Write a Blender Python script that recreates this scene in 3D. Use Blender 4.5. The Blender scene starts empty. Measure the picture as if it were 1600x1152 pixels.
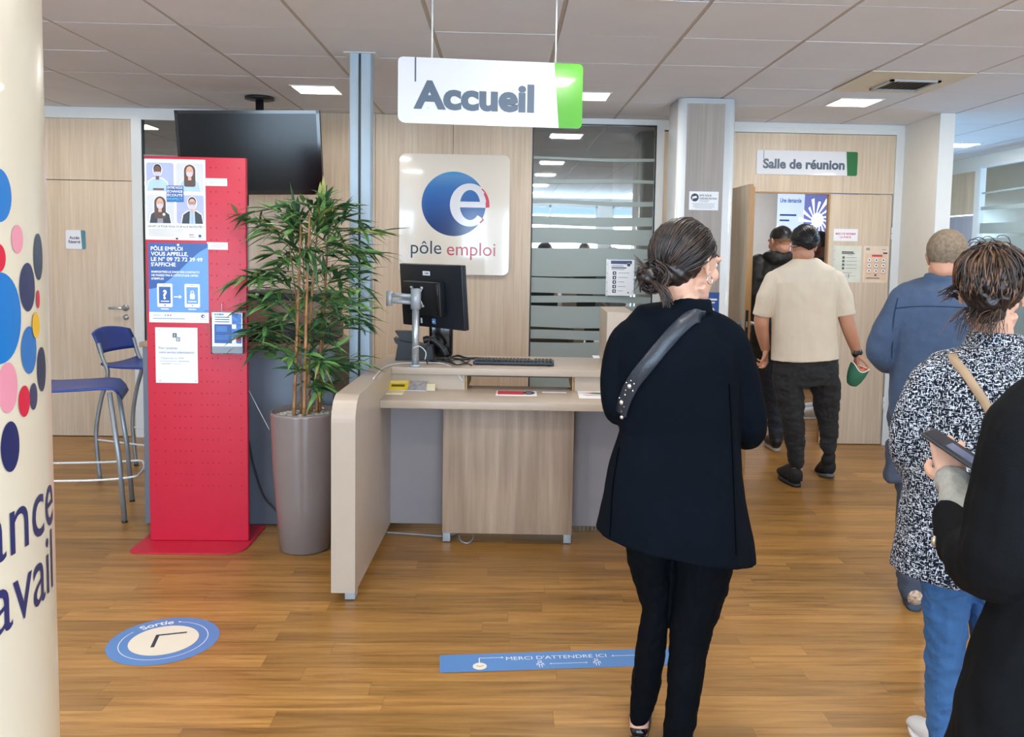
import bpy, bmesh, math, random
import numpy as np
from mathutils import Vector, Matrix, noise
PI = math.pi
S = bpy.context.scene
COL = S.collection

# ------------------------------------------------------------------ camera (fitted to the room's vanishing points)
F, PX0, PY0 = 1324.6, 830.0, 490.0            # focal length and principal point for a 1600x1152 frame
YAW, PITCH, ROLL = -0.0322, 0.0752, 0.0178
def cam_rot():
    cy, sy, cp, sp, cr, sr = math.cos(YAW), math.sin(YAW), math.cos(PITCH), math.sin(PITCH), math.cos(ROLL), math.sin(ROLL)
    W = np.array([[1, 0, 0], [0, 0, -1], [0, 1, 0]], float)
    Ry = np.array([[cy, 0, sy], [0, 1, 0], [-sy, 0, cy]])
    Rp = np.array([[1, 0, 0], [0, cp, -sp], [0, sp, cp]])
    Rr = np.array([[cr, -sr, 0], [sr, cr, 0], [0, 0, 1]])
    return Rr @ Rp @ Ry @ W
MC = cam_rot()
EYE = 1.55
CAM = np.array([0, 0, EYE])
cd = bpy.data.cameras.new('camera')
cam = bpy.data.objects.new('camera', cd); COL.objects.link(cam)
r = MC.T                                       # columns: camera right, down, forward in world
Rb = Matrix(((r[0][0], -r[0][1], -r[0][2]), (r[1][0], -r[1][1], -r[1][2]), (r[2][0], -r[2][1], -r[2][2])))
cam.matrix_world = Matrix.Translation((0, 0, EYE)) @ Rb.to_4x4()
cd.sensor_fit = 'HORIZONTAL'; cd.sensor_width = 36.0
cd.lens = F / 1600 * 36.0
cd.shift_x = (800 - PX0) / 1600.0
cd.shift_y = -(576 - PY0) / 1600.0
cd.clip_start = 0.05; cd.clip_end = 200
S.camera = cam
S.view_settings.view_transform = 'Standard'
S.view_settings.look = 'None'
S.view_settings.gamma = 1.0
S.view_settings.use_curve_mapping = False
S.view_settings.exposure = 0.08
S.cycles.use_denoising = True
S.cycles.max_bounces = 8
S.cycles.diffuse_bounces = 4
S.cycles.glossy_bounces = 4
S.cycles.transparent_max_bounces = 12
S.cycles.caustics_reflective = False
S.cycles.caustics_refractive = False
S.cycles.sample_clamp_indirect = 6.0

def spot(px, py, axis, val):
    """measured point: the picture's ray met with a real plane (axis 0/1/2 = X/Y/Z at val)"""
    d = MC.T @ np.array([(px - PX0) / F, (py - PY0) / F, 1.0])
    t = (val - CAM[axis]) / d[axis]
    return Vector(CAM + t * d)
def raydir(px, py):
    return Vector(MC.T @ np.array([(px - PX0) / F, (py - PY0) / F, 1.0]))

CE = 2.591      # ceiling height
WY = 6.78       # front wall plane

# ------------------------------------------------------------------ world: plain daylight sky, green below the horizon
w = bpy.data.worlds.new('daylight'); S.world = w; w.use_nodes = True
nt = w.node_tree; nt.nodes.clear()
o = nt.nodes.new('ShaderNodeOutputWorld'); bg = nt.nodes.new('ShaderNodeBackground')
tc = nt.nodes.new('ShaderNodeTexCoord'); sp = nt.nodes.new('ShaderNodeSeparateXYZ'); cr = nt.nodes.new('ShaderNodeValToRGB')
nt.links.new(tc.outputs['Generated'], sp.inputs[0]); nt.links.new(sp.outputs['Z'], cr.inputs[0])
cr.color_ramp.elements[0].position = 0.0; cr.color_ramp.elements[0].color = (0.10, 0.16, 0.06, 1)
cr.color_ramp.elements[1].position = 0.04; cr.color_ramp.elements[1].color = (0.45, 0.68, 1.0, 1)
nt.links.new(cr.outputs[0], bg.inputs[0]); bg.inputs[1].default_value = 3.0
nt.links.new(bg.outputs[0], o.inputs[0])

# ------------------------------------------------------------------ lights: daylight through the back windows, ceiling panels
def area(name, loc, sx, sy, energy, color, rot):
    l = bpy.data.lights.new(name, 'AREA'); l.shape = 'RECTANGLE'; l.size = sx; l.size_y = sy
    l.energy = energy; l.color = color
    ob = bpy.data.objects.new(name, l); ob.location = loc; ob.rotation_euler = rot; COL.objects.link(ob)
    return ob
WIN = [(-3.4, 1.5), (-1.3, 1.5), (0.9, 1.5), (3.1, 1.5)]       # window centres on the back wall (x, z)
DAY = (0.60, 0.79, 1.0)
for x, z in WIN:
    area('window_daylight', (x, -3.38, z), 1.9, 1.9, 172, DAY, (-PI / 2 - .62, 0, PI))
WARM = (1.0, 0.97, 0.93)
LAMPS = []
for yy in (-2.0, -0.1, 1.80, 3.42, 5.80):
    for xx in (-3.3, -1.27, 0.54, 2.36):
        LAMPS.append((xx, yy))
LAMPS += [(4.2, 7.85), (4.1, 5.2), (4.1, 2.6), (4.1, 0.2)]
for xx, yy in LAMPS:
    area('panel_light', (xx, yy, CE - 0.012), 0.26, 0.26, 9.2, WARM, (0, 0, 0))
for p in ((2.3, 8.4), (0.2, 8.6)):
    area('room_light', (p[0], p[1], CE - 0.012), 0.5, 0.5, 22 if p[0] > 1 else 7, (0.95, 0.95, 1), (0, 0, 0))
# ------------------------------------------------------------------ materials
MATS = {}
def srgb(h):
    if isinstance(h, (tuple, list)): c = [v / 255 for v in h]
    else: c = [int(h[i:i + 2], 16) / 255 for i in (0, 2, 4)]
    return tuple((v / 12.92 if v <= 0.04045 else ((v + 0.055) / 1.055) ** 2.4) for v in c) + (1,)
def mat(name, color=None, rough=0.5, metal=0.0, var=0.06, scale=12, bump=0.0, bscale=60, spec=0.5, coat=0.0,
        stretch=(1, 1, 1), emit=None, estr=0.0, sheen=0.0):
    if name in MATS: return MATS[name]
    m = bpy.data.materials.new(name); m.use_nodes = True; MATS[name] = m
    nt = m.node_tree; b = nt.nodes['Principled BSDF']
    c = srgb(color)
    tc = nt.nodes.new('ShaderNodeTexCoord'); mp = nt.nodes.new('ShaderNodeMapping'); mp.inputs['Scale'].default_value = stretch
    nt.links.new(tc.outputs['Object'], mp.inputs[0])
    nz = nt.nodes.new('ShaderNodeTexNoise'); nz.inputs['Scale'].default_value = scale; nz.inputs['Detail'].default_value = 4
    nt.links.new(mp.outputs[0], nz.inputs[0])
    cr = nt.nodes.new('ShaderNodeValToRGB')
    cr.color_ramp.elements[0].position = 0.3; cr.color_ramp.elements[1].position = 0.7
    cr.color_ramp.elements[0].color = tuple(max(0, v * (1 - var)) for v in c[:3]) + (1,)
    cr.color_ramp.elements[1].color = tuple(min(1, v * (1 + var)) for v in c[:3]) + (1,)
    nt.links.new(nz.outputs['Fac'], cr.inputs[0]); nt.links.new(cr.outputs[0], b.inputs['Base Color'])
    b.inputs['Roughness'].default_value = rough; b.inputs['Metallic'].default_value = metal
    b.inputs['Specular IOR Level'].default_value = spec
    b.inputs['Coat Weight'].default_value = coat
    b.inputs['Sheen Weight'].default_value = sheen
    if bump > 0:
        n2 = nt.nodes.new('ShaderNodeTexNoise'); n2.inputs['Scale'].default_value = bscale; n2.inputs['Detail'].default_value = 3
        nt.links.new(mp.outputs[0], n2.inputs[0])
        bp = nt.nodes.new('ShaderNodeBump'); bp.inputs['Strength'].default_value = bump; bp.inputs['Distance'].default_value = 0.01
        nt.links.new(n2.outputs['Fac'], bp.inputs['Height']); nt.links.new(bp.outputs[0], b.inputs['Normal'])
    if emit:
        b.inputs['Emission Color'].default_value = srgb(emit); b.inputs['Emission Strength'].default_value = estr
    return m
def laminate(name, c1, c2, sx=45, sz=1.6, rough=0.42):
    """pale wood laminate, vertical grain"""
    if name in MATS: return MATS[name]
    m = bpy.data.materials.new(name); m.use_nodes = True; MATS[name] = m
    nt = m.node_tree; b = nt.nodes['Principled BSDF']
    tc = nt.nodes.new('ShaderNodeTexCoord'); mp = nt.nodes.new('ShaderNodeMapping'); mp.inputs['Scale'].default_value = (sx, sx, sz)
    nt.links.new(tc.outputs['Object'], mp.inputs[0])
    n1 = nt.nodes.new('ShaderNodeTexNoise'); n1.inputs['Scale'].default_value = 1.0; n1.inputs['Detail'].default_value = 5; n1.inputs['Roughness'].default_value = 0.65
    nt.links.new(mp.outputs[0], n1.inputs[0])
    m2 = nt.nodes.new('ShaderNodeMapping'); m2.inputs['Scale'].default_value = (5, 5, 0.6); nt.links.new(tc.outputs['Object'], m2.inputs[0])
    n2 = nt.nodes.new('ShaderNodeTexNoise'); n2.inputs['Scale'].default_value = 1.0; n2.inputs['Detail'].default_value = 3
    nt.links.new(m2.outputs[0], n2.inputs[0])
    mx = nt.nodes.new('ShaderNodeMath'); mx.operation = 'MULTIPLY_ADD'; mx.inputs[1].default_value = 0.65
    a2 = nt.nodes.new('ShaderNodeMath'); a2.operation = 'MULTIPLY'; a2.inputs[1].default_value = 0.35
    nt.links.new(n2.outputs['Fac'], a2.inputs[0]); nt.links.new(n1.outputs['Fac'], mx.inputs[0]); nt.links.new(a2.outputs[0], mx.inputs[2])
    cr = nt.nodes.new('ShaderNodeValToRGB'); cr.color_ramp.elements[0].position = 0.34; cr.color_ramp.elements[1].position = 0.64
    cr.color_ramp.elements[0].color = srgb(c1); cr.color_ramp.elements[1].color = srgb(c2)
    nt.links.new(mx.outputs[0], cr.inputs[0]); nt.links.new(cr.outputs[0], b.inputs['Base Color'])
    b.inputs['Roughness'].default_value = rough
    return m
def floor_mat():
    m = bpy.data.materials.new('plank_floor'); m.use_nodes = True
    nt = m.node_tree; b = nt.nodes['Principled BSDF']; N = nt.nodes.new; L = nt.links.new
    def math_(op, a, b_=None, c_=None):
        n = N('ShaderNodeMath'); n.operation = op
        for i, v in enumerate((a, b_, c_)):
            if v is None: continue
            if isinstance(v, (int, float)): n.inputs[i].default_value = v
            else: L(v, n.inputs[i])
        return n.outputs[0]
    tc = N('ShaderNodeTexCoord'); sp = N('ShaderNodeSeparateXYZ'); L(tc.outputs['Object'], sp.inputs[0])
    X, Y = sp.outputs['X'], sp.outputs['Y']
    yr = math_('DIVIDE', Y, 0.098); row = math_('FLOOR', yr); fy = math_('FRACT', yr)
    wn = N('ShaderNodeTexWhiteNoise'); wn.noise_dimensions = '1D'; L(row, wn.inputs['W'])
    xs = math_('ADD', math_('DIVIDE', X, 0.92), math_('MULTIPLY', wn.outputs['Value'], 7.3))
    idx = math_('FLOOR', xs); fx = math_('FRACT', xs)
    cb = N('ShaderNodeCombineXYZ'); L(idx, cb.inputs[0]); L(row, cb.inputs[1])
    w2 = N('ShaderNodeTexWhiteNoise'); w2.noise_dimensions = '3D'; L(cb.outputs[0], w2.inputs['Vector'])
    # grain
    gx = math_('ADD', math_('MULTIPLY', X, 2.2), math_('MULTIPLY', w2.outputs['Value'], 40.0))
    gy = math_('MULTIPLY', Y, 34.0)
    cg = N('ShaderNodeCombineXYZ'); L(gx, cg.inputs[0]); L(gy, cg.inputs[1])
    ng = N('ShaderNodeTexNoise'); ng.inputs['Scale'].default_value = 1.0; ng.inputs['Detail'].default_value = 6; ng.inputs['Roughness'].default_value = 0.62; ng.inputs['Distortion'].default_value = 0.6
    L(cg.outputs[0], ng.inputs[0])
    cr = N('ShaderNodeValToRGB'); L(ng.outputs['Fac'], cr.inputs[0])
    cr.color_ramp.elements[0].position = 0.28; cr.color_ramp.elements[0].color = srgb('765426')
    cr.color_ramp.elements[1].position = 0.68; cr.color_ramp.elements[1].color = srgb('AC8248')
    e = cr.color_ramp.elements.new(0.48); e.color = srgb('9A6F38')
    hs = N('ShaderNodeHueSaturation'); L(cr.outputs[0], hs.inputs['Color'])
    L(math_('MULTIPLY_ADD', w2.outputs['Value'], 0.42, 0.80), hs.inputs['Value'])
    # joints
    ey = math_('MINIMUM', fy, math_('SUBTRACT', 1.0, fy)); ex = math_('MINIMUM', fx, math_('SUBTRACT', 1.0, fx))
    j = math_('MINIMUM', math_('DIVIDE', ey, 0.016), math_('DIVIDE', ex, 0.0018))
    j = math_('MINIMUM', j, 1.0)
    mx = N('ShaderNodeMix'); mx.data_type = 'RGBA'; L(math_('MULTIPLY_ADD', j, 0.45, 0.55), mx.inputs['Factor'])
    mx.inputs['A'].default_value = srgb('6B431C'); L(hs.outputs[0], mx.inputs['B'])
    L(mx.outputs['Result'], b.inputs['Base Color'])
    b.inputs['Roughness'].default_value = 0.33; b.inputs['Specular IOR Level'].default_value = 0.45
    L(math_('MULTIPLY_ADD', ng.outputs['Fac'], 0.12, 0.27), b.inputs['Roughness'])
    bp = N('ShaderNodeBump'); bp.inputs['Strength'].default_value = 0.25; bp.inputs['Distance'].default_value = 0.002
    L(j, bp.inputs['Height']); L(bp.outputs[0], b.inputs['Normal'])
    return m
def glass_mat(name, tint, trans=0.75, rough=0.02, refl=0.28):
    m = bpy.data.materials.new(name); m.use_nodes = True; MATS[name] = m
    nt = m.node_tree; nt.nodes.clear(); N = nt.nodes.new; L = nt.links.new
    o = N('ShaderNodeOutputMaterial'); t = N('ShaderNodeBsdfTransparent'); t.inputs[0].default_value = tuple(trans * v for v in srgb(tint)[:3]) + (1,)
    g = N('ShaderNodeBsdfGlossy'); g.inputs['Roughness'].default_value = rough; g.inputs[0].default_value = (0.95, 1, 0.98, 1)
    fr = N('ShaderNodeFresnel'); fr.inputs[0].default_value = 1.55
    ma = N('ShaderNodeMath'); ma.operation = 'MULTIPLY_ADD'; ma.inputs[1].default_value = 1.6; ma.inputs[2].default_value = refl
    ma.use_clamp = True
    L(fr.outputs[0], ma.inputs[0])
    mx = N('ShaderNodeMixShader'); L(ma.outputs[0], mx.inputs[0]); L(t.outputs[0], mx.inputs[1]); L(g.outputs[0], mx.inputs[2]); L(mx.outputs[0], o.inputs[0])
    return m

# ------------------------------------------------------------------ mesh building
class MB:
    def __init__(s): s.v = []; s.f = []; s.m = []; s.sm = []; s.mats = []
    def mi(s, m):
        if m is None: m = s.cur if hasattr(s, 'cur') else None
        if m not in s.mats: s.mats.append(m)
        return s.mats.index(m)
    def add(s, vs, fs, m, smooth=False, M=None):
        o = len(s.v); k = s.mi(m)
        s.v += [tuple(M @ Vector(v)) if M else tuple(v) for v in vs]
        for f in fs: s.f.append([o + i for i in f]); s.m.append(k); s.sm.append(smooth)
    def box(s, a, b, m, M=None):
        x0, y0, z0 = a; x1, y1, z1 = b
        x0, x1 = min(x0, x1), max(x0, x1); y0, y1 = min(y0, y1), max(y0, y1); z0, z1 = min(z0, z1), max(z0, z1)
        vs = [(x0, y0, z0), (x1, y0, z0), (x1, y1, z0), (x0, y1, z0), (x0, y0, z1), (x1, y0, z1), (x1, y1, z1), (x0, y1, z1)]
        s.add(vs, [(0, 3, 2, 1), (4, 5, 6, 7), (0, 1, 5, 4), (1, 2, 6, 5), (2, 3, 7, 6), (3, 0, 4, 7)], m, False, M)
    def rbox(s, a, b, m, r=0.005, M=None, seg=3):
        """box with rounded edges all round"""
        bm = bmesh.new(); bmesh.ops.create_cube(bm, size=1)
        c = [(a[i] + b[i]) / 2 for i in range(3)]; d = [abs(b[i] - a[i]) for i in range(3)]
        for v in bm.verts: v.co = Vector([c[i] + v.co[i] * d[i] for i in range(3)])
        bmesh.ops.bevel(bm, geom=bm.edges[:], offset=min(r, min(d) * 0.49), segments=seg, affect='EDGES', profile=0.5)
        bm.verts.index_update()
        s.add([v.co.copy() for v in bm.verts], [[v.index for v in f.verts] for f in bm.faces], m, True, M); bm.free()
    def tube(s, pts, rad, m, n=10, side=None, M=None, caps=True, closed=False):
        """pts: path; rad: list of (a, b) or floats; a along side, b across"""
        pts = [Vector(p) for p in pts]
        if not isinstance(rad, (list, tuple)): rad = [rad] * len(pts)
        rad = [(r_, r_) if not isinstance(r_, (list, tuple)) else r_ for r_ in rad]
        vs = []; fs = []; K = len(pts); prev = None
        for i, p in enumerate(pts):
            if closed: t = pts[(i + 1) % K] - pts[i - 1]
            else: t = (pts[min(i + 1, K - 1)] - pts[max(i - 1, 0)])
            t.normalize()
            sd = Vector(side) if side is not None else (prev if prev is not None else (Vector((1, 0, 0)) if abs(t.x) < 0.9 else Vector((0, 1, 0))))
            sd = sd - t * sd.dot(t)
            if sd.length < 1e-6: sd = Vector((0, 1, 0)) - t * t.y
            sd.normalize(); prev = sd; up = t.cross(sd)
            for k in range(n):
                a = 2 * PI * k / n
                vs.append(p + sd * (math.cos(a) * rad[i][0]) + up * (math.sin(a) * rad[i][1]))
        for i in range(K if closed else K - 1):
            j = (i + 1) % K
            for k in range(n):
                fs.append((i * n + k, i * n + (k + 1) % n, j * n + (k + 1) % n, j * n + k))
        if caps and not closed:
            fs.append(list(range(n))[::-1]); fs.append([(K - 1) * n + k for k in range(n)])
        s.add(vs, fs, m, True, M)
    def lathe(s, prof, c, m, n=32, M=None, smooth=True):
        vs = []; fs = []
        for r_, z in prof:
            for k in range(n):
                a = 2 * PI * k / n; vs.append((c[0] + r_ * math.cos(a), c[1] + r_ * math.sin(a), c[2] + z))
        for i in range(len(prof) - 1):
            for k in range(n):
                fs.append((i * n + k, i * n + (k + 1) % n, (i + 1) * n + (k + 1) % n, (i + 1) * n + k))
        s.add(vs, fs, m, smooth, M)
    def prism(s, poly, y0, y1, m, M=None, smooth=False):
        """polygon in local XZ extruded from y0 to y1"""
        n = len(poly)
        vs = [(p[0], y0, p[1]) for p in poly] + [(p[0], y1, p[1]) for p in poly]
        fs = [list(range(n)), list(range(2 * n - 1, n - 1, -1))] + [(i, n + i, n + (i + 1) % n, (i + 1) % n) for i in range(n)]
        s.add(vs, fs, m, smooth, M)
    def ball(s, c, r_, m, n=16, k=10, M=None):
        if not isinstance(r_, (list, tuple)): r_ = (r_,) * 3
        vs = [(c[0], c[1], c[2] - r_[2])]; fs = []
        for i in range(1, k):
            t = PI * i / k
            for j in range(n):
                a = 2 * PI * j / n
                vs.append((c[0] + r_[0] * math.sin(t) * math.cos(a), c[1] + r_[1] * math.sin(t) * math.sin(a), c[2] - r_[2] * math.cos(t)))
        vs.append((c[0], c[1], c[2] + r_[2])); T = len(vs) - 1
        for j in range(n):
            fs.append((0, 1 + (j + 1) % n, 1 + j)); fs.append((T, T - n + j, T - n + (j + 1) % n))
            for i in range(k - 2):
                a = 1 + i * n
                fs.append((a + j, a + (j + 1) % n, a + n + (j + 1) % n, a + n + j))
        s.add(vs, fs, m, True, M)
    def mesh(s, name):
        me = bpy.data.meshes.new(name)
        me.from_pydata(s.v, [], s.f)
        for m in s.mats: me.materials.append(m)
        me.polygons.foreach_set('material_index', s.m)
        me.polygons.foreach_set('use_smooth', s.sm)
        me.update(); return me
    def build(s, name, parent=None, loc=None, rot=None, fix=False):
        me = s.mesh(name)
        if fix:
            bm = bmesh.new(); bm.from_mesh(me); bmesh.ops.recalc_face_normals(bm, faces=bm.faces[:]); bm.to_mesh(me); bm.free()
        ob = bpy.data.objects.new(name, me); COL.objects.link(ob)
        if parent: ob.parent = parent
        if loc is not None: ob.location = loc
        if rot is not None: ob.rotation_euler = rot
        return ob
def tag(o, label=None, cat=None, group=None, kind=None):
    if label: o['label'] = label
    if cat: o['category'] = cat
    if group: o['group'] = group
    if kind: o['kind'] = kind
    return o
def empty(name, loc, label, cat, rz=0, group=None):
    o = bpy.data.objects.new(name, None); o.empty_display_size = 0.1; COL.objects.link(o)
    o.location = loc; o.rotation_euler = (0, 0, rz)
    return tag(o, label, cat, group)
def struct(name, mb, parent=None):
    o = mb.build(name, parent)
    if not parent: o['kind'] = 'structure'
    return o
def spline(pts, n=6):
    """Catmull-Rom through points (any dimension)"""
    P = [np.array(p, float) for p in pts]; out = []
    for i in range(len(P) - 1):
        a = P[max(i - 1, 0)]; b = P[i]; c = P[i + 1]; d = P[min(i + 2, len(P) - 1)]
        for k in range(n):
            t = k / n
            out.append(0.5 * ((2 * b) + (-a + c) * t + (2 * a - 5 * b + 4 * c - d) * t * t + (-a + 3 * b - 3 * c + d) * t ** 3))
    out.append(P[-1]); return out

# ------------------------------------------------------------------ flat printed things: u to the right, v up, layers towards the viewer (-Y)
def rounded(x0, y0, x1, y1, r, seg=6):
    if not isinstance(r, (list, tuple)): r = (r,) * 4     # bl, br, tr, tl
    out = []
    for (cx, cy, a0), q in zip(((x0, y0, PI), (x1, y0, 1.5 * PI), (x1, y1, 0), (x0, y1, PI / 2)), r):
        q = max(q, 1e-5)
        ccx = cx + q if cx == x0 else cx - q; ccy = cy + q if cy == y0 else cy - q
        for i in range(seg + 1):
            a = a0 + PI / 2 * i / seg
            out.append((ccx + q * math.cos(a), ccy + q * math.sin(a)))
    return out
LAY = 0.0006
class Flat(MB):
    def poly(s, pts, m, lay=1):
        s.add([(p[0], -lay * LAY, p[1]) for p in pts], [list(range(len(pts)))], m)
    def rect(s, x0, y0, x1, y1, m, lay=1, r=0):
        s.poly(rounded(x0, y0, x1, y1, r) if r else [(x0, y0), (x1, y0), (x1, y1), (x0, y1)], m, lay)
    def disc(s, cx, cy, rx, ry, m, lay=1, n=36, a0=0, a1=2 * PI):
        s.poly([(cx + rx * math.cos(a0 + (a1 - a0) * i / n), cy + ry * math.sin(a0 + (a1 - a0) * i / n)) for i in range(n)], m, lay)
    def ring(s, cx, cy, R, wd, m, lay=1, n=48, a0=0, a1=2 * PI):
        pts = []; fs = []
        for i in range(n + 1):
            a = a0 + (a1 - a0) * i / n
            for q in (R, R - wd): pts.append((cx + q * math.cos(a), -lay * LAY, cy + q * math.sin(a)))
        for i in range(n): fs.append((2 * i, 2 * i + 1, 2 * i + 3, 2 * i + 2))
        s.add(pts, fs, m)
    def line(s, x0, y0, x1, y1, wd, m, lay=1):
        d = Vector((x1 - x0, y1 - y0)); d.normalize(); nx, ny = -d.y * wd / 2, d.x * wd / 2
        s.poly([(x0 + nx, y0 + ny), (x1 + nx, y1 + ny), (x1 - nx, y1 - ny), (x0 - nx, y0 - ny)], m, lay)
    def text(s, txt, x, y, size, m, lay=1, align='LEFT', bold=0.0, sx=1.0, width=None, fn=None, shear=0.0):
        vs, fs, w0, w1 = glyphs(txt, bold, shear)
        k = size
        if width is not None: sx = width / ((w1 - w0) * k)
        off = {'LEFT': -w0, 'CENTER': -(w0 + w1) / 2, 'RIGHT': -w1}[align]
        P = [((v[0] + off) * k * sx + x, v[1] * k + y) for v in vs]
        if fn: s.add([fn(p[0], p[1]) for p in P], fs, m)
        else: s.add([(p[0], -lay * LAY, p[1]) for p in P], fs, m)
    def back(s, poly, t, m):
        """solid plate behind layer 0"""
        s.prism(poly, 0, t, m)
GC = {}
def glyphs(txt, bold, shear=0.0):
    key = (txt, bold, shear)
    if key in GC: return GC[key]
    cu = bpy.data.curves.new('lettering', 'FONT'); cu.body = txt; cu.size = 1.0; cu.offset = bold; cu.resolution_u = 4; cu.shear = shear
    ob = bpy.data.objects.new('lettering', cu)
    me = bpy.data.meshes.new_from_object(ob)
    vs = [(v.co.x, v.co.y) for v in me.vertices]; fs = [list(p.vertices) for p in me.polygons]
    bpy.data.objects.remove(ob); bpy.data.curves.remove(cu); bpy.data.meshes.remove(me)
    xs = [v[0] for v in vs] or [0, 1]
    GC[key] = (vs, fs, min(xs), max(xs)); return GC[key]

# common materials
white_paint = mat('white_paint', 'E4E2DC', 0.5, var=0.015)
frame_white = mat('white_lacquer', 'DDE0E0', 0.28, var=0.01)
alu = mat('silver_metal', 'BFC6CC', 0.32, 0.75, var=0.03)
alu_paint = mat('silver_paint', 'AEB7BE', 0.38, 0.25, var=0.03)
black = mat('black_plastic', '15171B', 0.42, var=0.1)
black_gloss = mat('black_gloss', '0C0D10', 0.12, var=0.05)
paper = mat('white_paper', 'EDEEF2', 0.6, var=0.01)
ink = mat('dark_ink', '2A3446', 0.5)
ink_soft = mat('grey_ink', '8C93A0', 0.6)
ink_blue = mat('print_blue', '1A5098', 0.35, var=0.02)
ink_navy = mat('print_navy', '16305E', 0.35, var=0.02)
ink_light = mat('print_light_blue', '5E93D8', 0.35, var=0.02)
ink_red = mat('print_red', 'C8324A', 0.4, var=0.02)
print_white = mat('print_white', 'F2F2F4', 0.35, var=0.01)
wood_wall = laminate('oak_laminate', 'BDA78E', 'D8C6AF')
wood_desk = laminate('desk_oak_laminate', '8D7763', 'B6A08A', 22, 1.1, 0.5)
beige_lac = mat('beige_lacquer', 'B4A595', 0.36, var=0.02)
# ================================================================== ROOM
# floor
fm = floor_mat()
b = MB(); b.add([(-6, -3.6, 0), (8, -3.6, 0), (8, 12, 0), (-6, 12, 0)], [(0, 1, 2, 3)], fm)
struct('floor', b)
# ceiling: mineral tiles in a metal grid
tile = mat('ceiling_tile', 'E3E6EE', 0.9, var=0.02, scale=3, bump=0.15, bscale=300)
tbar = mat('ceiling_bar', 'BDB5AE', 0.6, var=0.03); tgap = mat('ceiling_gap', '504B48', 0.8, var=0.03)
b = MB(); G = 0.604
xs = [0.24 + G * k for k in range(-11, 12)]; ys = [4.80 + G * k for k in range(-14, 13)]
b.add([(xs[0], ys[0], CE + 0.012), (xs[-1], ys[0], CE + 0.012), (xs[-1], ys[-1], CE + 0.012), (xs[0], ys[-1], CE + 0.012)], [(3, 2, 1, 0)], tgap)
random.seed(4)
for i in range(len(xs) - 1):
    for j in range(len(ys) - 1):
        dz = random.uniform(0, 0.0015)
        b.box((xs[i] + 0.010, ys[j] + 0.004, CE + dz), (xs[i + 1] - 0.010, ys[j + 1] - 0.004, CE + 0.011), tile)
for x in xs: b.box((x - 0.0085, ys[0], CE + 0.003), (x + 0.0085, ys[-1], CE + 0.011), tbar)
struct('ceiling', b)

# front wall: oak laminate panels between white frames, windows and doors
def panels(b, m, y, cells, t=0.05):
    for x0, z0, x1, z1 in cells: b.box((x0 + 0.0015, y, z0 + 0.0015), (x1 - 0.0015, y + t, z1 - 0.0015), m)
seam = mat('seam_shadow_gap', '4A3F35', 0.8)
b = MB()
panels(b, wood_wall, WY, [(-5.6, 0, -3.75, 2.50), (-3.75, 2.03, -2.92, 2.505), (-2.02, 0, -1.03, CE), (-1.03, 0, -0.42, CE), (-0.42, 0, 0.205, CE),
                          (1.25, 0, 1.68, 2.505), (1.68, 2.045, 3.117, 2.512)])
b.box((-5.6, WY + 0.05, 0), (-3.78, WY + 0.09, CE), seam); b.box((-1.98, WY + 0.048, 0), (0.2, WY + 0.09, CE), seam)
struct('wall_front', b)
b = MB()
b.box((-5.6, WY - 0.012, 2.505), (-2.02, WY + 0.06, CE), frame_white)
b.box((-2.92, WY - 0.012, 0), (-2.84, WY + 0.06, 2.505), frame_white)
struct('trim_1', b)
b = MB()
b.box((0.205, WY - 0.012, 2.548), (1.25, WY + 0.06, CE), frame_white); b.box((1.19, WY - 0.014, 0), (1.25, WY + 0.06, 2.548), frame_white)
b.box((1.25, WY - 0.012, 2.514), (3.19, WY + 0.06, CE), frame_white); b.box((1.25, WY - 0.02, 2.552), (3.19, WY - 0.012, 2.562), frame_white)
b.box((3.117, WY - 0.012, 0), (3.20, WY + 0.06, 2.514), frame_white)
struct('trim_2', b)
# wall stub and slanted partition to the corridor
b = MB()
b.add([(3.185, WY + 0.05, 0), (3.152, 6.17, 0), (3.25, 6.17, 0), (3.29, WY + 0.05, 0), (3.185, WY + 0.05, CE), (3.152, 6.17, CE), (3.25, 6.17, CE), (3.29, WY + 0.05, CE)],
      [(0, 1, 5, 4), (1, 2, 6, 5), (2, 3, 7, 6), (3, 0, 4, 7), (4, 5, 6, 7)], white_paint)
b.box((3.146, 6.150, 0), (3.256, 6.172, CE), frame_white)
struct('wall_corridor', b)
b = MB()
b.add([(3.22, WY + 0.05, 0), (4.25, 9.7, 0), (4.33, 9.66, 0), (3.30, WY + 0.05, 0), (3.22, WY + 0.05, CE), (4.25, 9.7, CE), (4.33, 9.66, CE), (3.30, WY + 0.05, CE)],
      [(0, 1, 5, 4), (1, 2, 6, 5), (2, 3, 7, 6), (3, 0, 4, 7)], white_paint)
struct('wall_partition', b)
# meeting room
b = MB(); b.box((1.2, 9.6, 0), (4.3, 9.68, CE), white_paint); struct('wall_meeting_back', b)
b = MB(); b.box((1.30, WY + 0.06, 0), (1.38, 9.6, CE), white_paint); struct('wall_meeting_left', b)
base_blk = mat('dark_skirting', '474A50', 0.5)
b = MB(); b.box((1.38, 9.585, 0), (4.25, 9.6, 0.07), base_blk); struct('baseboard_meeting', b)
# office behind the glass
office = mat('office_grey', '9AA0A0', 0.7, var=0.03)
b = MB(); b.box((-5.6, 9.6, 0), (1.2, 9.68, CE), office); struct('wall_office_back', b)
# other walls
b = MB(); b.box((-5.68, -3.6, 0), (-5.6, 9.7, CE), white_paint); struct('wall_left', b)
b = MB(); b.box((3.2, 11.6, 0), (6.0, 11.68, CE), white_paint); struct('wall_corridor_end', b)
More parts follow.
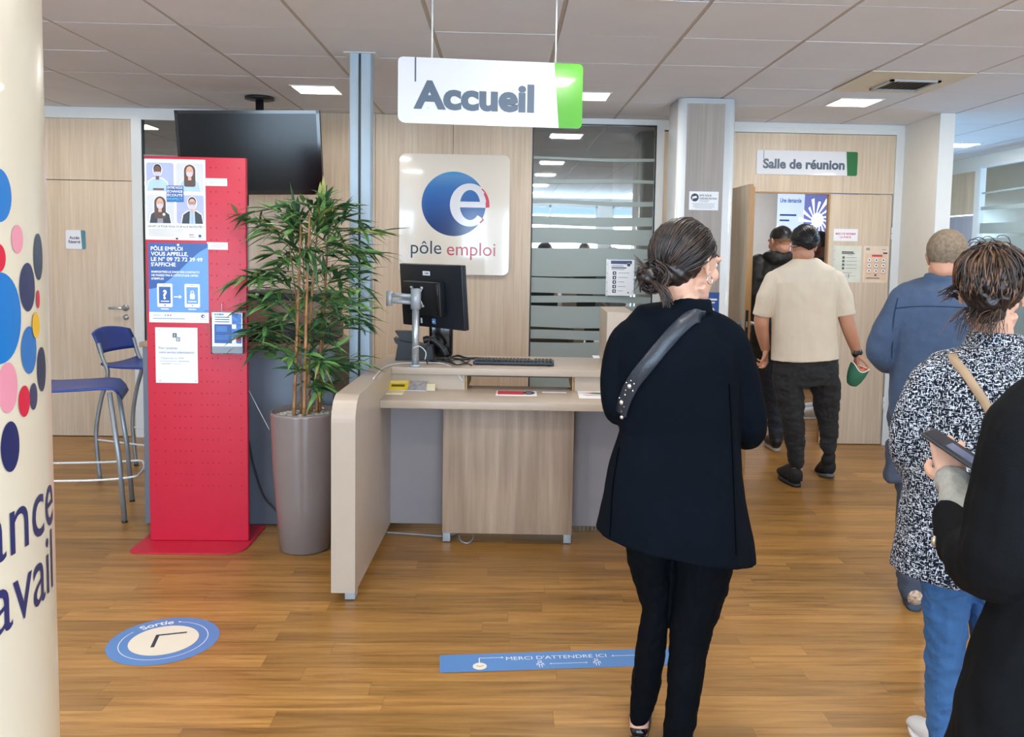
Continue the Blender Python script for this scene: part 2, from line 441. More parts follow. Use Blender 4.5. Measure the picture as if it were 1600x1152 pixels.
# right wall, x = 4.85: cupboard front and door far off, then a long glazed bay towards us
door_lav = laminate('lavender_door', '9C9AA8', 'B0AEBC', 20, 1.0, 0.4)
b = MB(); RX = 4.85
b.box((RX, 10.0, 0), (RX + 0.08, 11.6, CE), white_paint)
b.box((RX, 8.60, 2.44), (RX + 0.08, 10.0, CE), white_paint)
b.box((RX - 0.004, 8.68, 2.0), (RX + 0.05, 10.0, 2.44), wood_wall)
b.box((RX, 5.2, 2.50), (RX + 0.08, 8.6, CE), white_paint); b.box((RX, -3.6, 0), (RX + 0.08, 5.2, CE), white_paint)
struct('wall_right', b)
b = MB(); b.box((RX + 0.002, 8.68, 0), (RX + 0.045, 9.55, 1.985), door_lav); d3 = struct('door_3', b)
b = MB(); b.tube([(RX - 0.004, 8.80, 1.0), (RX - 0.05, 8.80, 1.0), (RX - 0.05, 8.92, 1.0)], 0.009, alu); b.build('door_handle', d3)
b = MB(); b.box((RX - 0.015, 8.58, 0), (RX + 0.06, 8.68, 2.50), frame_white); b.box((RX - 0.01, 5.2, 2.46), (RX + 0.05, 8.6, 2.50), frame_white)
b.box((RX - 0.01, 5.2, 0), (RX + 0.05, 5.28, 2.46), frame_white); b.box((RX - 0.01, 5.28, 0), (RX + 0.05, 8.58, 0.08), frame_white)
struct('trim_3', b)
pane_blue = glass_mat('glazing_clear', 'B8DDF2', 0.95)
film = mat('frosted_film', '96A19E', 0.7, var=0.01)
b = MB(); b.add([(RX + .015, 5.28, .08), (RX + .015, 8.58, .08), (RX + .015, 8.58, 2.46), (RX + .015, 5.28, 2.46)], [(0, 1, 2, 3)], pane_blue); w3 = struct('window_3', b)
def stripes(name, parent, bands, x0, x1, put, n=24):
    b = MB()
    for za, zb, amp, ph in bands:
        vs = []; fs = []
        for i in range(n + 1):
            u = i / n; x = x0 + (x1 - x0) * u
            d1 = amp * math.sin(2 * PI * (u * 0.85 + ph)); d2 = amp * 0.7 * math.sin(2 * PI * (u * 0.85 + ph + 0.08))
            vs += [put(x, za + d1), put(x, zb + d2)]
        for i in range(n): fs.append((2 * i, 2 * i + 2, 2 * i + 3, 2 * i + 1))
        b.add(vs, fs, film)
    return b.build(name, parent)
stripes('frosted_stripes', w3, [(0.1, 1.35, 0.01, 0), (1.45, 1.56, 0.015, .3), (1.62, 1.74, 0.015, .5), (1.80, 1.90, 0.012, .1), (2.02, 2.06, 0.012, .4), (2.2, 2.22, 0.012, .7)],
        5.28, 8.58, lambda y, z: (RX + 0.008, y, z))
# unseen room next door, behind the glazed bay
b = MB(); b.box((7.9, 4.0, 0), (7.98, 12, 1.0), white_paint); b.box((7.9, 4.0, 2.3), (7.98, 12, CE), white_paint)
b.box((RX + 0.08, 11.6, 0), (7.98, 11.68, CE), white_paint); b.box((RX + 0.08, 4.0, 0), (7.98, 4.08, CE), white_paint)
struct('wall_annex', b)
area('annex_fill', (7.7, 8.6, 1.6), 1.5, 5.5, 750, (.5, .75, 1), (0, PI / 2, 0))  # added blue fill, no such source seen; brightens the glazed bay

# windows in the front wall
pane = glass_mat('glazing_grey', 'C9D2D0', 0.55)
def z_at(px, py): return spot(px, py, 1, WY).z
b = MB(); b.add([(0.212, WY + .015, 0), (1.185, WY + .015, 0), (1.185, WY + .015, 2.545), (0.212, WY + .015, 2.545)], [(0, 1, 2, 3)], pane); w1 = struct('window_1', b)
zz = lambda v: z_at(930, 180 + v / 2.743)
bands = [(195, 183, .006, .2), (292, 276, .007, .55), (385, 367, .009, .1), (475, 437, .005, .3), (553, 487, .006, .0), (692, 572, .006, .6), (766, 700, .004, .3),
         (805, 777, .005, .75), (912, 820, .006, .4), (964, 924, .005, .2), (1110, 976, .006, .5)]
stripes('frosted_stripes', w1, [(zz(a), zz(c), m_, p_) for a, c, m_, p_ in bands] + [(0.05, 0.52, 0.004, 0)], 0.212, 1.185, lambda x, z: (x, WY + 0.008, z))
b = MB(); b.box((0.205, WY - 0.004, 0), (0.215, WY + 0.03, 2.548), black); b.box((1.18, WY - 0.004, 0), (1.19, WY + 0.03, 2.548), black); b.box((0.212, WY - 0.004, 2.54), (1.19, WY + 0.03, 2.548), black)
b.build('window_frame', w1)
b = MB(); b.add([(-2.835, WY + .015, 0), (-2.02, WY + .015, 0), (-2.02, WY + .015, 2.505), (-2.835, WY + .015, 2.505)], [(0, 1, 2, 3)], pane); w2 = struct('window_2', b)
stripes('frosted_stripes', w2, [(2.215, 2.235, .005, .2), (2.0, 2.03, .006, .5), (0.3, 1.85, .006, .1)], -2.835, -2.02, lambda x, z: (x, WY + 0.008, z))
b = MB(); b.box((-2.845, WY - 0.004, 0), (-2.833, WY + 0.03, 2.505), black); b.build('window_frame', w2)
# back wall with its windows (behind the viewer)
b = MB(); prev = -5.6
for x, z in WIN:
    b.box((prev, -3.6, 0), (x - 0.95, -3.52, CE), white_paint); b.box((x - 0.95, -3.6, 0), (x + 0.95, -3.52, z - 0.95), white_paint)
    b.box((x - 0.95, -3.6, z + 0.95), (x + 0.95, -3.52, CE), white_paint); prev = x + 0.95
b.box((prev, -3.6, 0), (RX, -3.52, CE), white_paint)
struct('wall_back', b)
for i, (x, z) in enumerate(WIN):
    b = MB()
    for s_ in (-0.95, -0.02, 0.91): b.box((x + s_, -3.58, z - 0.95), (x + s_ + 0.04, -3.53, z + 0.95), frame_white)
    for s_ in (-0.95, 0.91): b.box((x - 0.95, -3.58, z + s_), (x + 0.95, -3.53, z + s_ + 0.04), frame_white)
    struct('window_%d' % (4 + i), b)

# doors
b = MB(); b.rbox((-3.745, WY - 0.002, 0.006), (-2.925, WY + 0.042, 2.026), wood_wall, 0.002); d1 = struct('door_1', b)
b = MB(); h = (-2.985, WY - 0.002, 1.035)
b.tube([(h[0], h[1], h[2]), (h[0], h[1] - 0.05, h[2]), (h[0] - 0.012, h[1] - 0.055, h[2]), (h[0] - 0.11, h[1] - 0.055, h[2])], 0.0095, alu, 12)
b.tube([(h[0], h[1] - 0.006, h[2]), (h[0], h[1], h[2])], 0.026, alu, 20)
b.tube([(h[0], h[1] - 0.008, h[2] - 0.075), (h[0], h[1], h[2] - 0.075)], 0.022, alu, 20)
b.build('door_handle', d1)
dedge = laminate('oak_edge', '9C7548', 'B98E5C', 40, 2)
LX = 1.735; LY0 = 5.93
b = MB(); b.rbox((LX - 0.035, LY0 + 0.004, 0.008), (LX, WY - 0.01, 2.035), wood_wall, 0.002); b.box((LX - 0.033, LY0, 0.008), (LX - 0.002, LY0 + 0.004, 2.035), dedge)
b.box((LX, LY0 + 0.012, 0.008), (LX + 0.012, WY - 0.02, 2.018), wood_wall); b.box((LX, LY0 + 0.008, 0.008), (LX + 0.012, LY0 + 0.012, 2.018), dedge)
d2 = struct('door_2', b)
b = MB()
for sx in (-1, 1):
    x0 = LX - 0.035 if sx < 0 else LX + 0.012
    b.tube([(x0, LY0 + 0.06, 1.05), (x0 + sx * 0.05, LY0 + 0.06, 1.05), (x0 + sx * 0.054, LY0 + 0.075, 1.05), (x0 + sx * 0.054, LY0 + 0.17, 1.05)], 0.0095, alu, 12)
    b.tube([(x0, LY0 + 0.06, 1.05), (x0 + sx * 0.007, LY0 + 0.06, 1.05)], 0.026, alu, 18)
b.build('door_handle', d2)
b = MB(); b.rbox((LX - 0.027, LY0 - 0.002, 0.955), (LX - 0.006, LY0 + 0.002, 1.15), black, 0.001); b.box((LX - 0.021, LY0 - 0.004, 1.03), (LX - 0.012, LY0 - 0.002, 1.07), alu)
b.build('lock_plate', d2)
b = MB(); b.rbox((2.606, WY - 0.002, 0.006), (3.108, WY + 0.042, 2.038), wood_wall, 0.002); b.box((2.594, WY - 0.001, 0.006), (2.606, WY + 0.045, 2.038), dedge)
d4 = struct('door_4', b)
for z in (0.35, 1.73):
    b = MB(); b.rbox((3.105, WY - 0.022, z - 0.05), (3.125, WY - 0.004, z - 0.002), frame_white, 0.003); b.rbox((3.105, WY - 0.022, z + 0.002), (3.125, WY - 0.004, z + 0.05), frame_white, 0.003)
    b.build('hinge', d4)
b = MB(); b.box((1.74, WY + 0.0, 2.036), (2.60, WY + 0.05, 2.045), dedge); struct('trim_4', b)
# white round-edged pillar faced with grey laminate
pil_wood = laminate('grey_laminate', '8F857E', 'A89D95', 60, 1.2, 0.4)
PX = (1.158, 1.552); PY = 5.76
b = MB()
poly = rounded(PX[0], PY, PX[1], PY + 0.40, 0.055, 8)
n = len(poly)
b.add([(p[0], p[1], 0) for p in poly] + [(p[0], p[1], CE - 0.004) for p in poly], [(i, (i + 1) % n, n + (i + 1) % n, n + i) for i in range(n)] + [list(range(n, 2 * n))], mat('glossy_white', 'DCE2E6', 0.12, var=0.01, coat=0.5), True)
pl = b.build('pillar'); tag(pl, 'square white pillar with rounded corners and grey wood panel, beside the open door', 'pillar')
b = MB(); b.box((PX[0] + 0.055, PY - 0.003, 0.0), (PX[1] - 0.082, PY + 0.01, CE - 0.04), pil_wood); b.build('facing_panel', pl)
f = Flat(); pw = 0.200; ph = 0.125
f.back([(0, 0), (pw, 0), (pw, ph), (0, ph)], 0.003, print_white)
f.disc(0.038, 0.084, 0.027, 0.027, ink, 1); f.poly([(0.02, 0.088), (0.048, 0.096), (0.055, 0.082), (0.028, 0.076)], print_white, 2); f.rect(0.020, 0.068, 0.024, 0.09, print_white, 2)
f.text('SITE SOUS', 0.07, 0.092, 0.018, ink, 1, bold=0.02); f.text('VIDÉOPROTECTION', 0.07, 0.072, 0.0175, ink, 1, bold=0.02, width=0.118)
for k, (a, c) in enumerate(((.07, .14), (.07, .13), (.02, .18), (.03, .17), (.025, .175), (.04, .16))): f.rect(a, 0.060 - k * 0.0095 + (0.004 if k < 2 else 0), c, 0.0625 - k * 0.0095 + (0.004 if k < 2 else 0), ink_soft, 1)
q = spot(1076, 328, 1, PY); o_ = f.build('notice_plate', None, (q.x, PY - 0.0062, q.z)); tag(o_, 'white video surveillance notice with round camera symbol on the pillar', 'sign')
f = Flat(); f.back([(0, 0), (0.10, 0), (0.10, 0.155), (0, 0.155)], 0.002, ink_blue); f.disc(0.05, 0.03, 0.02, 0.02, print_white, 1); f.rect(0.015, 0.10, 0.085, 0.112, print_white); f.rect(0.015, 0.08, 0.07, 0.09, print_white)
q = spot(1100, 492, 1, PY); o_ = f.build('blue_notice', None, (q.x, PY - 0.0056, q.z)); tag(o_, 'small blue notice low on the pillar, behind the black-haired woman\'s chin', 'sign')
# silver service pole with dark slot
q0 = -0.852; q1 = -0.738
b = MB(); yy = 4.68
for x0, x1 in ((q0, q0 + 0.049), (q0 + 0.060, q1)):
    b.rbox((x0, yy, 0.0), (x1, yy + 0.10, CE), mat('pole_aluminium', 'A9BCCB', 0.5, 0.15, var=0.02), 0.006)
sp_ = b.build('service_pole'); tag(sp_, 'tall silver service pole from floor to ceiling behind the reception desk', 'pole')
b = MB(); b.box((q0 + 0.048, yy + 0.01, 0), (q0 + 0.061, yy + 0.09, CE), black); b.build('cable_slot', sp_)
b = MB(); b.box((q0 - 0.03, yy - 0.02, CE - 0.004), (q1 + 0.03, yy + 0.12, CE - 0.0005), frame_white); b.build('ceiling_plate', sp_)

# ceiling lights
lamp_em = mat('lamp_diffuser', 'FFF6E6', 0.5, emit='FFF0DA', estr=9)
proto = None
def light_label(i, x, y):
    return None
names = {(-1.27, 5.80): 'square recessed ceiling light above the television', (0.54, 5.80): 'square recessed ceiling light just right of the hanging welcome sign',
         (2.36, 5.80): 'square recessed ceiling light in front of the meeting room sign', (4.2, 7.85): 'square recessed ceiling light in the corridor on the right', (-3.3, 5.80): 'square recessed ceiling light mostly hidden behind the round cream column'}
for (x, y) in LAMPS:
    if proto is None:
        f_ = MB(); h_ = 0.15
        for a, c in (((-h_, -h_), (h_, -h_ + 0.012)), ((-h_, h_ - 0.012), (h_, h_)), ((-h_, -h_), (-h_ + 0.012, h_)), ((h_ - 0.012, -h_), (h_, h_))):
            f_.box((a[0], a[1], -0.006), (c[0], c[1], 0.0), frame_white)
        root = f_.build('ceiling_light'); d_ = MB(); d_.box((-h_ + 0.012, -h_ + 0.012, -0.003), (h_ - 0.012, h_ - 0.012, 0.0), lamp_em); df = d_.build('diffuser', root)
        proto = (root, df)
    else:
        root = proto[0].copy(); df = proto[1].copy(); COL.objects.link(root); COL.objects.link(df); df.parent = root
    root.location = (x, y, CE)
    tag(root, names.get((x, y), 'square recessed ceiling light outside the picture'), 'ceiling light', 'square recessed ceiling lights')
# air vent
b = MB(); vx, vy = 2.052, 4.80
vent_m = mat('vent_cream', 'DCD3BE', 0.5, var=0.01)
b.box((vx, vy, CE - 0.006), (vx + 0.604, vy + 0.604, CE - 0.001), vent_m)
v_ = b.build('ceiling_vent'); tag(v_, 'cream square air vent plate with slanted grille in the ceiling', 'air vent')
b = MB(); gx, gy, gs = vx + 0.2, vy + 0.2, 0.30
for a, c in (((0, 0), (gs, 0.02)), ((0, gs - 0.02), (gs, gs)), ((0, 0), (0.02, gs)), ((gs - 0.02, 0), (gs, gs))): b.box((gx + a[0], gy + a[1], CE - 0.016), (gx + c[0], gy + c[1], CE - 0.006), alu_paint)
b.box((gx + .02, gy + .02, CE - 0.0075), (gx + gs - .02, gy + gs - .02, CE - 0.0062), tgap)
for k in range(7):
    x = gx + 0.035 + k * 0.036
    b.add([(x, gy + .02, CE - 0.016), (x + 0.02, gy + .02, CE - 0.008), (x + 0.02, gy + gs - .02, CE - 0.008), (x, gy + gs - .02, CE - 0.016)], [(0, 1, 2, 3)], vent_m)
b.build('grille', v_)
# ================================================================== SIGNS AND PRINTED THINGS
sign_grey = mat('sign_lettering', '4B5A6C', 0.35, var=0.02)
sign_white = mat('sign_white', 'DCDDE3', 0.15, var=0.01, coat=0.3)
sign_green = mat('sign_green', '4E9A2A', 0.15, var=0.02, coat=0.4)
sign_dkgreen = mat('sign_dark_green', '1E6B35', 0.3, var=0.02)
# hanging welcome sign, turned a little (right end farther)
sy = 3.48; A = spot(622, 88, 1, sy); rz = math.radians(4.5)
sw, sh = 0.752, 0.262
rt = empty('hanging_sign', (A.x, sy, A.z - sh), 'white hanging sign reading Accueil with a bright green end, above the desk', 'sign', rz)
f = Flat(); f.back(rounded(0, 0, sw, sh, (0.03, 0.02, 0.02, 0.02)), 0.008, sign_white); f.build('panel', rt)
f = Flat(); f.poly(rounded(0.64, 0.0, sw, sh, (0.0, 0.02, 0.02, 0.0))[0:0] or [(0.655, 0.0)] + rounded(0.66, 0, sw, sh, (0, .02, .02, 0))[7:21] + [(0.632, sh)], sign_green, 1)
f.build('green_end', rt)
f = Flat(); f.text('Accueil', 0.062, 0.064, 0.148, sign_grey, 1, bold=0.045, width=0.49)
f.rect(0.066, 0.165, 0.0725, sh, sign_grey, 1)
f.disc(0.122, 0.062, 0.0035, 0.0035, alu, 2, 10); f.disc(0.587, 0.062, 0.0035, 0.0035, alu, 2, 10)
f.build('lettering', rt)
for u in (0.135, 0.637):
    b = MB(); b.tube([(u, 0.004, sh - 0.01), (u, 0.004, CE - (A.z - sh))], 0.0035, frame_white, 8); b.build('hanging_rod', rt)
# meeting room sign
a = spot(1181, 272, 1, WY); sw, sh = 0.815, 0.19
f = Flat(); f.back(rounded(0, 0, sw, sh, 0.015), 0.006, sign_white)
f.text('Salle de réunion', 0.052, 0.05, 0.102, sign_grey, 1, bold=0.04, width=0.66)
f.rect(0.055, 0.12, 0.0595, sh, sign_grey, 1)
f.poly([(0.735, 0)] + rounded(0.735, 0, sw, sh, (0, .015, .015, 0))[7:21] + [(0.722, sh)], sign_dkgreen, 1)
o_ = f.build('room_sign', None, (a.x, WY - 0.008, a.z)); tag(o_, 'white meeting room sign with dark green end above the doorway', 'sign')
# reserved access plate
a = spot(104, 389, 1, WY); f = Flat(); f.back(rounded(0, 0, .152, .148, .014), 0.005, sign_white)
f.text('Accès', 0.066, 0.078, 0.032, ink, 1, 'CENTER', 0.025); f.text('Réservé', 0.066, 0.046, 0.032, ink, 1, 'CENTER', 0.025, width=0.09)
f.poly([(0.124, 0.0)] + rounded(0.12, 0, .152, .148, (0, .014, .014, 0))[7:21] + [(0.116, .148)], mat('plate_teal', '4F7F8C', 0.3), 1)
o_ = f.build('door_plate', None, (a.x, WY - 0.008, a.z)); tag(o_, 'small white plate reading Accès Réservé on the left oak door', 'sign')
# round-e logo panel
a = spot(625, 240, 1, WY); k = 6.72 / F; W_, H_ = 0.868, 0.945
def lg(px, py): return ((px / 5.76) * k - 0.0 - (146 / 5.76) * k, H_ - ((py - 8) / 5.76) * k)
def logo_blue():
    m = bpy.data.materials.new('logo_blue'); m.use_nodes = True; nt = m.node_tree; b = nt.nodes['Principled BSDF']
    tc = nt.nodes.new('ShaderNodeTexCoord'); sp = nt.nodes.new('ShaderNodeSeparateXYZ'); nt.links.new(tc.outputs['Object'], sp.inputs[0])
    mr = nt.nodes.new('ShaderNodeMapRange'); c0 = lg(0, 735)[1]; c1 = lg(0, 160)[1]
    mr.inputs[1].default_value = c0; mr.inputs[2].default_value = c1; nt.links.new(sp.outputs['Z'], mr.inputs[0])
    cr = nt.nodes.new('ShaderNodeValToRGB'); nt.links.new(mr.outputs[0], cr.inputs[0]); e = cr.color_ramp.elements
    e[0].position = 0; e[0].color = srgb('20386B'); e[1].position = 1.0; e[1].color = srgb('2F8FCB')
    for p, c in ((0.3, '1D4788'), (0.52, '1E57A2'), (0.75, '2F6FB4'), (0.93, '5A90C8')):
        x = e.new(p); x.color = srgb(c)
    nt.links.new(cr.outputs[0], b.inputs['Base Color']); b.inputs['Roughness'].default_value = 0.12
    return m
lb = logo_blue(); cream = mat('logo_panel_white', 'E3DCD0', 0.10, var=0.01, coat=0.4)
f = Flat(); f.back(rounded(0, 0, W_, H_, 0.05, 8), 0.01, cream); lp_ = f.build('logo_panel', None, (a.x, WY - 0.028, a.z - H_)); tag(lp_, 'white rounded logo panel with blue ball and letter e on the oak wall', 'sign')
f = Flat(); cx, cy = lg(632, 448); R = 287 / 5.76 * k
f.disc(cx, cy, R, R, lb, 1, 64)
ecx, ecy = lg(775, 455); erx, ery = 177 / 5.76 * k, 192 / 5.76 * k
hx, hy = lg(778, 455); hrx, hry = 91 / 5.76 * k, 134 / 5.76 * k
bt, bb = lg(0, 425)[1], lg(0, 477)[1]
def epiece(u, v):
    """which ink a point of the letter takes"""
    return (u - cx) ** 2 + (v - cy) ** 2 < R * R
NA, NR = 120, 6
for i in range(NA):
    t0, t1 = 2 * PI * i / NA, 2 * PI * (i + 1) / NA
    tm = math.degrees((t0 + t1) / 2)
    if 318 < tm < 353: continue
    for j in range(NR):
        q0, q1 = j / NR, (j + 1) / NR
        pt = lambda t, q: ((hx + hrx * math.cos(t)) * (1 - q) + (ecx + erx * math.cos(t)) * q, (hy + hry * math.sin(t)) * (1 - q) + (ecy + ery * math.sin(t)) * q)
        P = [pt(t0, q0), pt(t0, q1), pt(t1, q1), pt(t1, q0)]; c = (sum(p[0] for p in P) / 4, sum(p[1] for p in P) / 4)
        f.poly(P, sign_white if epiece(*c) else ink_red, 2)
bx1 = hx + erx * 0.86
for j in range(20):
    x0 = hx - hrx * 1.05 + (bx1 - hx + hrx * 1.05) * j / 20; x1 = hx - hrx * 1.05 + (bx1 - hx + hrx * 1.05) * (j + 1) / 20
    f.rect(x0, bb, x1, bt, sign_white if epiece((x0 + x1) / 2, (bb + bt) / 2) else ink_red, 3)
f.text('pôle', lg(252, 0)[0], lg(0, 897)[1], 0.150, mat('logo_navy', '1B3A52', 0.2), 1, width=(525 - 252) / 5.76 * k)
f.text('emploi', lg(575, 0)[0], lg(0, 907)[1], 0.150, mat('logo_red', 'B8364A', 0.2), 1, width=(1010 - 575) / 5.76 * k)
f.build('logo_print', lp_)

# sheets on the glass and on the meeting-room door
def sheet(name, px, py, w, h, y, draw, label, cat='notice', base=None, sleeve=False, rot=0):
    a = spot(px, py, 1, y); f = Flat(); f.back([(0, 0), (w, 0), (w, h), (0, h)], 0.001, base or paper); draw(f, w, h)
    o_ = f.build(name, None, (a.x, y - 0.0015, a.z)); tag(o_, label, cat)
    if rot: o_.rotation_euler = (0, rot, 0)
    if sleeve:
        g = Flat(); g.rect(-0.018, -0.003, 0, h + 0.003, mat('sleeve_plastic', 'D5DAD6', 0.2, var=0.01), 0.5)
        for k_ in range(4): g.disc(-0.009, h * (0.12 + 0.25 * k_), 0.004, 0.004, ink_soft, 1.2, 10)
        g.build('plastic_sleeve', o_)
    return o_
def d_glass(f, w, h):
    f.rect(0.02, h - 0.035, w - 0.02, h - 0.008, ink_navy); f.disc(w - 0.045, h - 0.04, 0.015, 0.015, ink, 2); f.ring(w - 0.045, h - 0.04, 0.016, 0.002, print_white, 3)
    f.rect(0.025, h - 0.054, 0.12, h - 0.047, ink_soft); f.rect(0.025, h - 0.07, 0.145, h - 0.061, ink); f.rect(0.025, h - 0.082, 0.13, h - 0.077, ink_soft)
    for k_ in range(5):
        z = h - 0.122 - k_ * 0.036; f.rect(0.036, z, 0.064, z + 0.028, ink, 1, 0.004); f.rect(0.046, z + 0.007, 0.055, z + 0.021, print_white, 2); f.rect(0.08, z + 0.014, 0.08 + (.09, .08, .05, .06, .04)[k_], z + 0.018, ink_soft)
    f.disc(w - 0.045, 0.025, 0.005, 0.007, ink)
sheet('a4_notice', 949.5, 462, 0.208, 0.289, WY - 0.012, d_glass, 'white sheet with column of dark icons stuck on the frosted glass', sleeve=True)
def d_red(f, w, h):
    f.text('MERCI DE REFERMER', w / 2, h * 0.52, 0.022, ink_red, 1, 'CENTER', 0.02, width=w * 0.84); f.text('LA PORTE', w / 2, h * 0.24, 0.022, ink_red, 1, 'CENTER', 0.02, width=w * 0.46)
sheet('door_note', 1302, 376.5, 0.197, 0.098, WY - 0.004, d_red, 'small white note with red lettering on the closed door leaf')
greenish = mat('dim_paper', 'D9D9CB', 0.6)
def d_l(f, w, h):
    f.rect(0.05, h - 0.055, 0.145, h - 0.046, ink); f.rect(0.05, h - 0.066, 0.155, h - 0.059, ink); f.rect(0.1, h - 0.076, 0.14, h - 0.073, ink_soft)
    for k_ in range(4):
        z = h - 0.105 - k_ * 0.029; f.rect(0.056, z, 0.076, z + 0.02, mat('print_green', '4F6F66', 0.5)); f.rect(0.086, z + 0.008, 0.175, z + 0.012, ink_soft)
    f.rect(0.05, 0.075, 0.14, 0.079, ink_soft); f.rect(0.05, 0.05, 0.17, 0.053, ink_soft); f.rect(0.11, 0.035, 0.118, 0.07, ink_soft, 2)
sheet('a4_notice', 1303.5, 441, 0.21, 0.295, WY - 0.004, d_l, 'pale sheet in a plastic sleeve with four green icons on the closed door leaf', base=greenish, sleeve=True)
pinkp = mat('pinkish_paper', 'E2CDB6', 0.6)
def d_r(f, w, h):
    f.rect(0.018, 0.02, w - 0.012, h - 0.06, mat('poster_peach', 'E0BFA2', 0.6)); f.rect(0.02, h - 0.035, 0.05, h - 0.015, ink_soft); f.rect(w - 0.055, h - 0.03, w - 0.02, h - 0.025, ink_soft)
    f.rect(w - 0.045, h - 0.062, w - 0.01, h - 0.05, ink, 2); f.rect(0.07, h - 0.085, 0.155, h - 0.07, ink_red, 2)
    for i_ in range(3):
        for j_ in range(3):
            x = 0.05 + i_ * 0.058; z = h - 0.112 - j_ * 0.044; f.disc(x, z, 0.014, 0.014, print_white, 2, 20); f.rect(x - 0.006, z - 0.006, x + 0.006, z + 0.006, ink, 3, 0.002); f.rect(x - 0.018, z - 0.024, x + 0.018, z - 0.020, ink_soft, 3)
    f.disc(0.105, 0.06, 0.008, 0.008, ink, 2, 16); f.rect(0.03, 0.033, 0.14, 0.039, ink, 2)
sheet('a4_notice', 1347, 441.5, 0.205, 0.295, WY - 0.004, d_r, 'peach sheet with a grid of safety pictograms on the closed door leaf', base=pinkp)

# floor stickers
st_blue = mat('sticker_blue', '5585C0', 0.4, var=0.03, scale=4); st_cream = mat('sticker_cream', 'E6DECB', 0.45, var=0.02); st_ln = mat('sticker_line', 'E4EAF2', 0.4)
FL = (-PI / 2, 0, 0)
P0, P1 = spot(687, 1052, 2, 0), spot(1043, 1040, 2, 0)
f = Flat(); L_ = 0.90; D_ = 0.135
f.rect(0, 0, L_, D_, st_blue, 1)
f.text("MERCI D'ATTENDRE ICI", 0.250, 0.078, 0.036, st_ln, 2, width=0.385)
f.line(0.148, 0.055, 0.148, 0.10, 0.0035, st_ln, 2); f.line(0.147, 0.10, 0.235, 0.10, 0.0035, st_ln, 2); f.disc(0.235, 0.10, 0.005, 0.005, st_ln, 2, 10)
f.disc(0.148, 0.038, 0.026, 0.027, st_cream, 2); f.line(0.135, 0.042, 0.149, 0.033, 0.004, ink_soft, 3); f.line(0.148, 0.033, 0.162, 0.042, 0.004, ink_soft, 3)
def mini(f, x, z):
    f.ring(x, z + 0.045, 0.008, 0.0028, st_ln, 2, 16); f.ring(x, z + 0.028, 0.0095, 0.003, st_ln, 2, 16)
    f.line(x - 0.005, z + 0.02, x - 0.005, z, 0.003, st_ln, 2); f.line(x + 0.005, z + 0.02, x + 0.005, z, 0.003, st_ln, 2)
    f.line(x - 0.012, z + 0.032, x - 0.013, z + 0.015, 0.003, st_ln, 2); f.line(x + 0.012, z + 0.032, x + 0.013, z + 0.015, 0.003, st_ln, 2)
mini(f, 0.375, 0.015); mini(f, 0.59, 0.015)
f.line(0.415, 0.04, 0.55, 0.04, 0.003, st_ln, 2); f.disc(0.415, 0.04, 0.004, 0.004, st_ln, 2, 10); f.disc(0.55, 0.04, 0.004, 0.004, st_ln, 2, 10)
f.disc(0.66, 0.085, 0.005, 0.005, st_ln, 2, 10); f.line(0.66, 0.085, 0.80, 0.085, 0.003, st_ln, 2); f.line(0.80, 0.087, 0.80, 0.055, 0.003, st_ln, 2); f.disc(0.80, 0.038, 0.026, 0.027, st_cream, 2)
o_ = f.build('floor_sticker', None, (P0.x, P0.y, 0.0004)); o_.rotation_euler = (-PI / 2, 0, math.atan2(P1.y - P0.y, P1.x - P0.x)); tag(o_, 'blue strip sticker on the floor reading MERCI D\'ATTENDRE ICI', 'floor sticker')
c0 = spot(256, 1001, 2, 0); f = Flat(); R = 0.205
f.disc(0, 0, R, R, st_blue, 1, 64); f.disc(0, 0, 0.128, 0.128, st_cream, 2, 48)
f.ring(0, 0, 0.163, 0.003, st_ln, 2, 60, math.radians(-215), math.radians(80)); f.disc(0.163 * math.cos(math.radians(80)), 0.163 * math.sin(math.radians(80)), 0.005, 0.005, st_ln, 2, 10)
def arc(u, v):
    a = math.radians(133) - u / 0.158; q = 0.148 + v; return (q * math.cos(a), -0.0012, q * math.sin(a))
f.text('Sortie', 0, -0.004, 0.052, st_ln, 2, bold=0.02, fn=arc)
f.line(-0.035, 0.045, 0.075, 0.055, 0.012, ink, 3); f.line(-0.032, 0.050, -0.030, -0.058, 0.014, ink, 3)
o_ = f.build('round_floor_sticker', None, (c0.x, c0.y, 0.0004)); o_.rotation_euler = (-PI / 2, 0, math.radians(10)); tag(o_, 'round blue floor sticker reading Sortie with a cream centre and arrow', 'floor sticker')
# ================================================================== FRANCE TRAVAIL COLUMN (left edge)
near = raydir(75, 380); th = math.atan2(near.x, near.y)
CR, CD = 0.36, 1.45
ca = th - math.asin(CR / CD)
CC = Vector((CD * math.sin(ca), CD * math.cos(ca), 0))
colm = mat('column_cream', 'D3CAB6', 0.3, var=0.01, coat=0.15)
b = MB(); b.lathe([(CR, 0), (CR, CE - 0.002)], CC, colm, 72); co = b.build('round_column'); tag(co, 'round cream column with coloured dots and dark blue lettering at the left edge', 'column')
def on_col(px, py):
    d = raydir(px, py); A_ = d.x ** 2 + d.y ** 2; B_ = -2 * (d.x * CC.x + d.y * CC.y); C_ = CC.x ** 2 + CC.y ** 2 - CR ** 2
    D_ = B_ * B_ - 4 * A_ * C_
    if D_ <= 0: D_ = 0
    t = (-B_ - math.sqrt(D_)) / (2 * A_); p = Vector((0, 0, EYE)) + d * t
    return math.atan2(p.y - CC.y, p.x - CC.x) * CR, p.z, t * d.y
def bend(s_, z, lay=1):
    a_ = s_ / CR; q = CR + 0.0008 * lay; return (CC.x + q * math.cos(a_), CC.y + q * math.sin(a_), z)
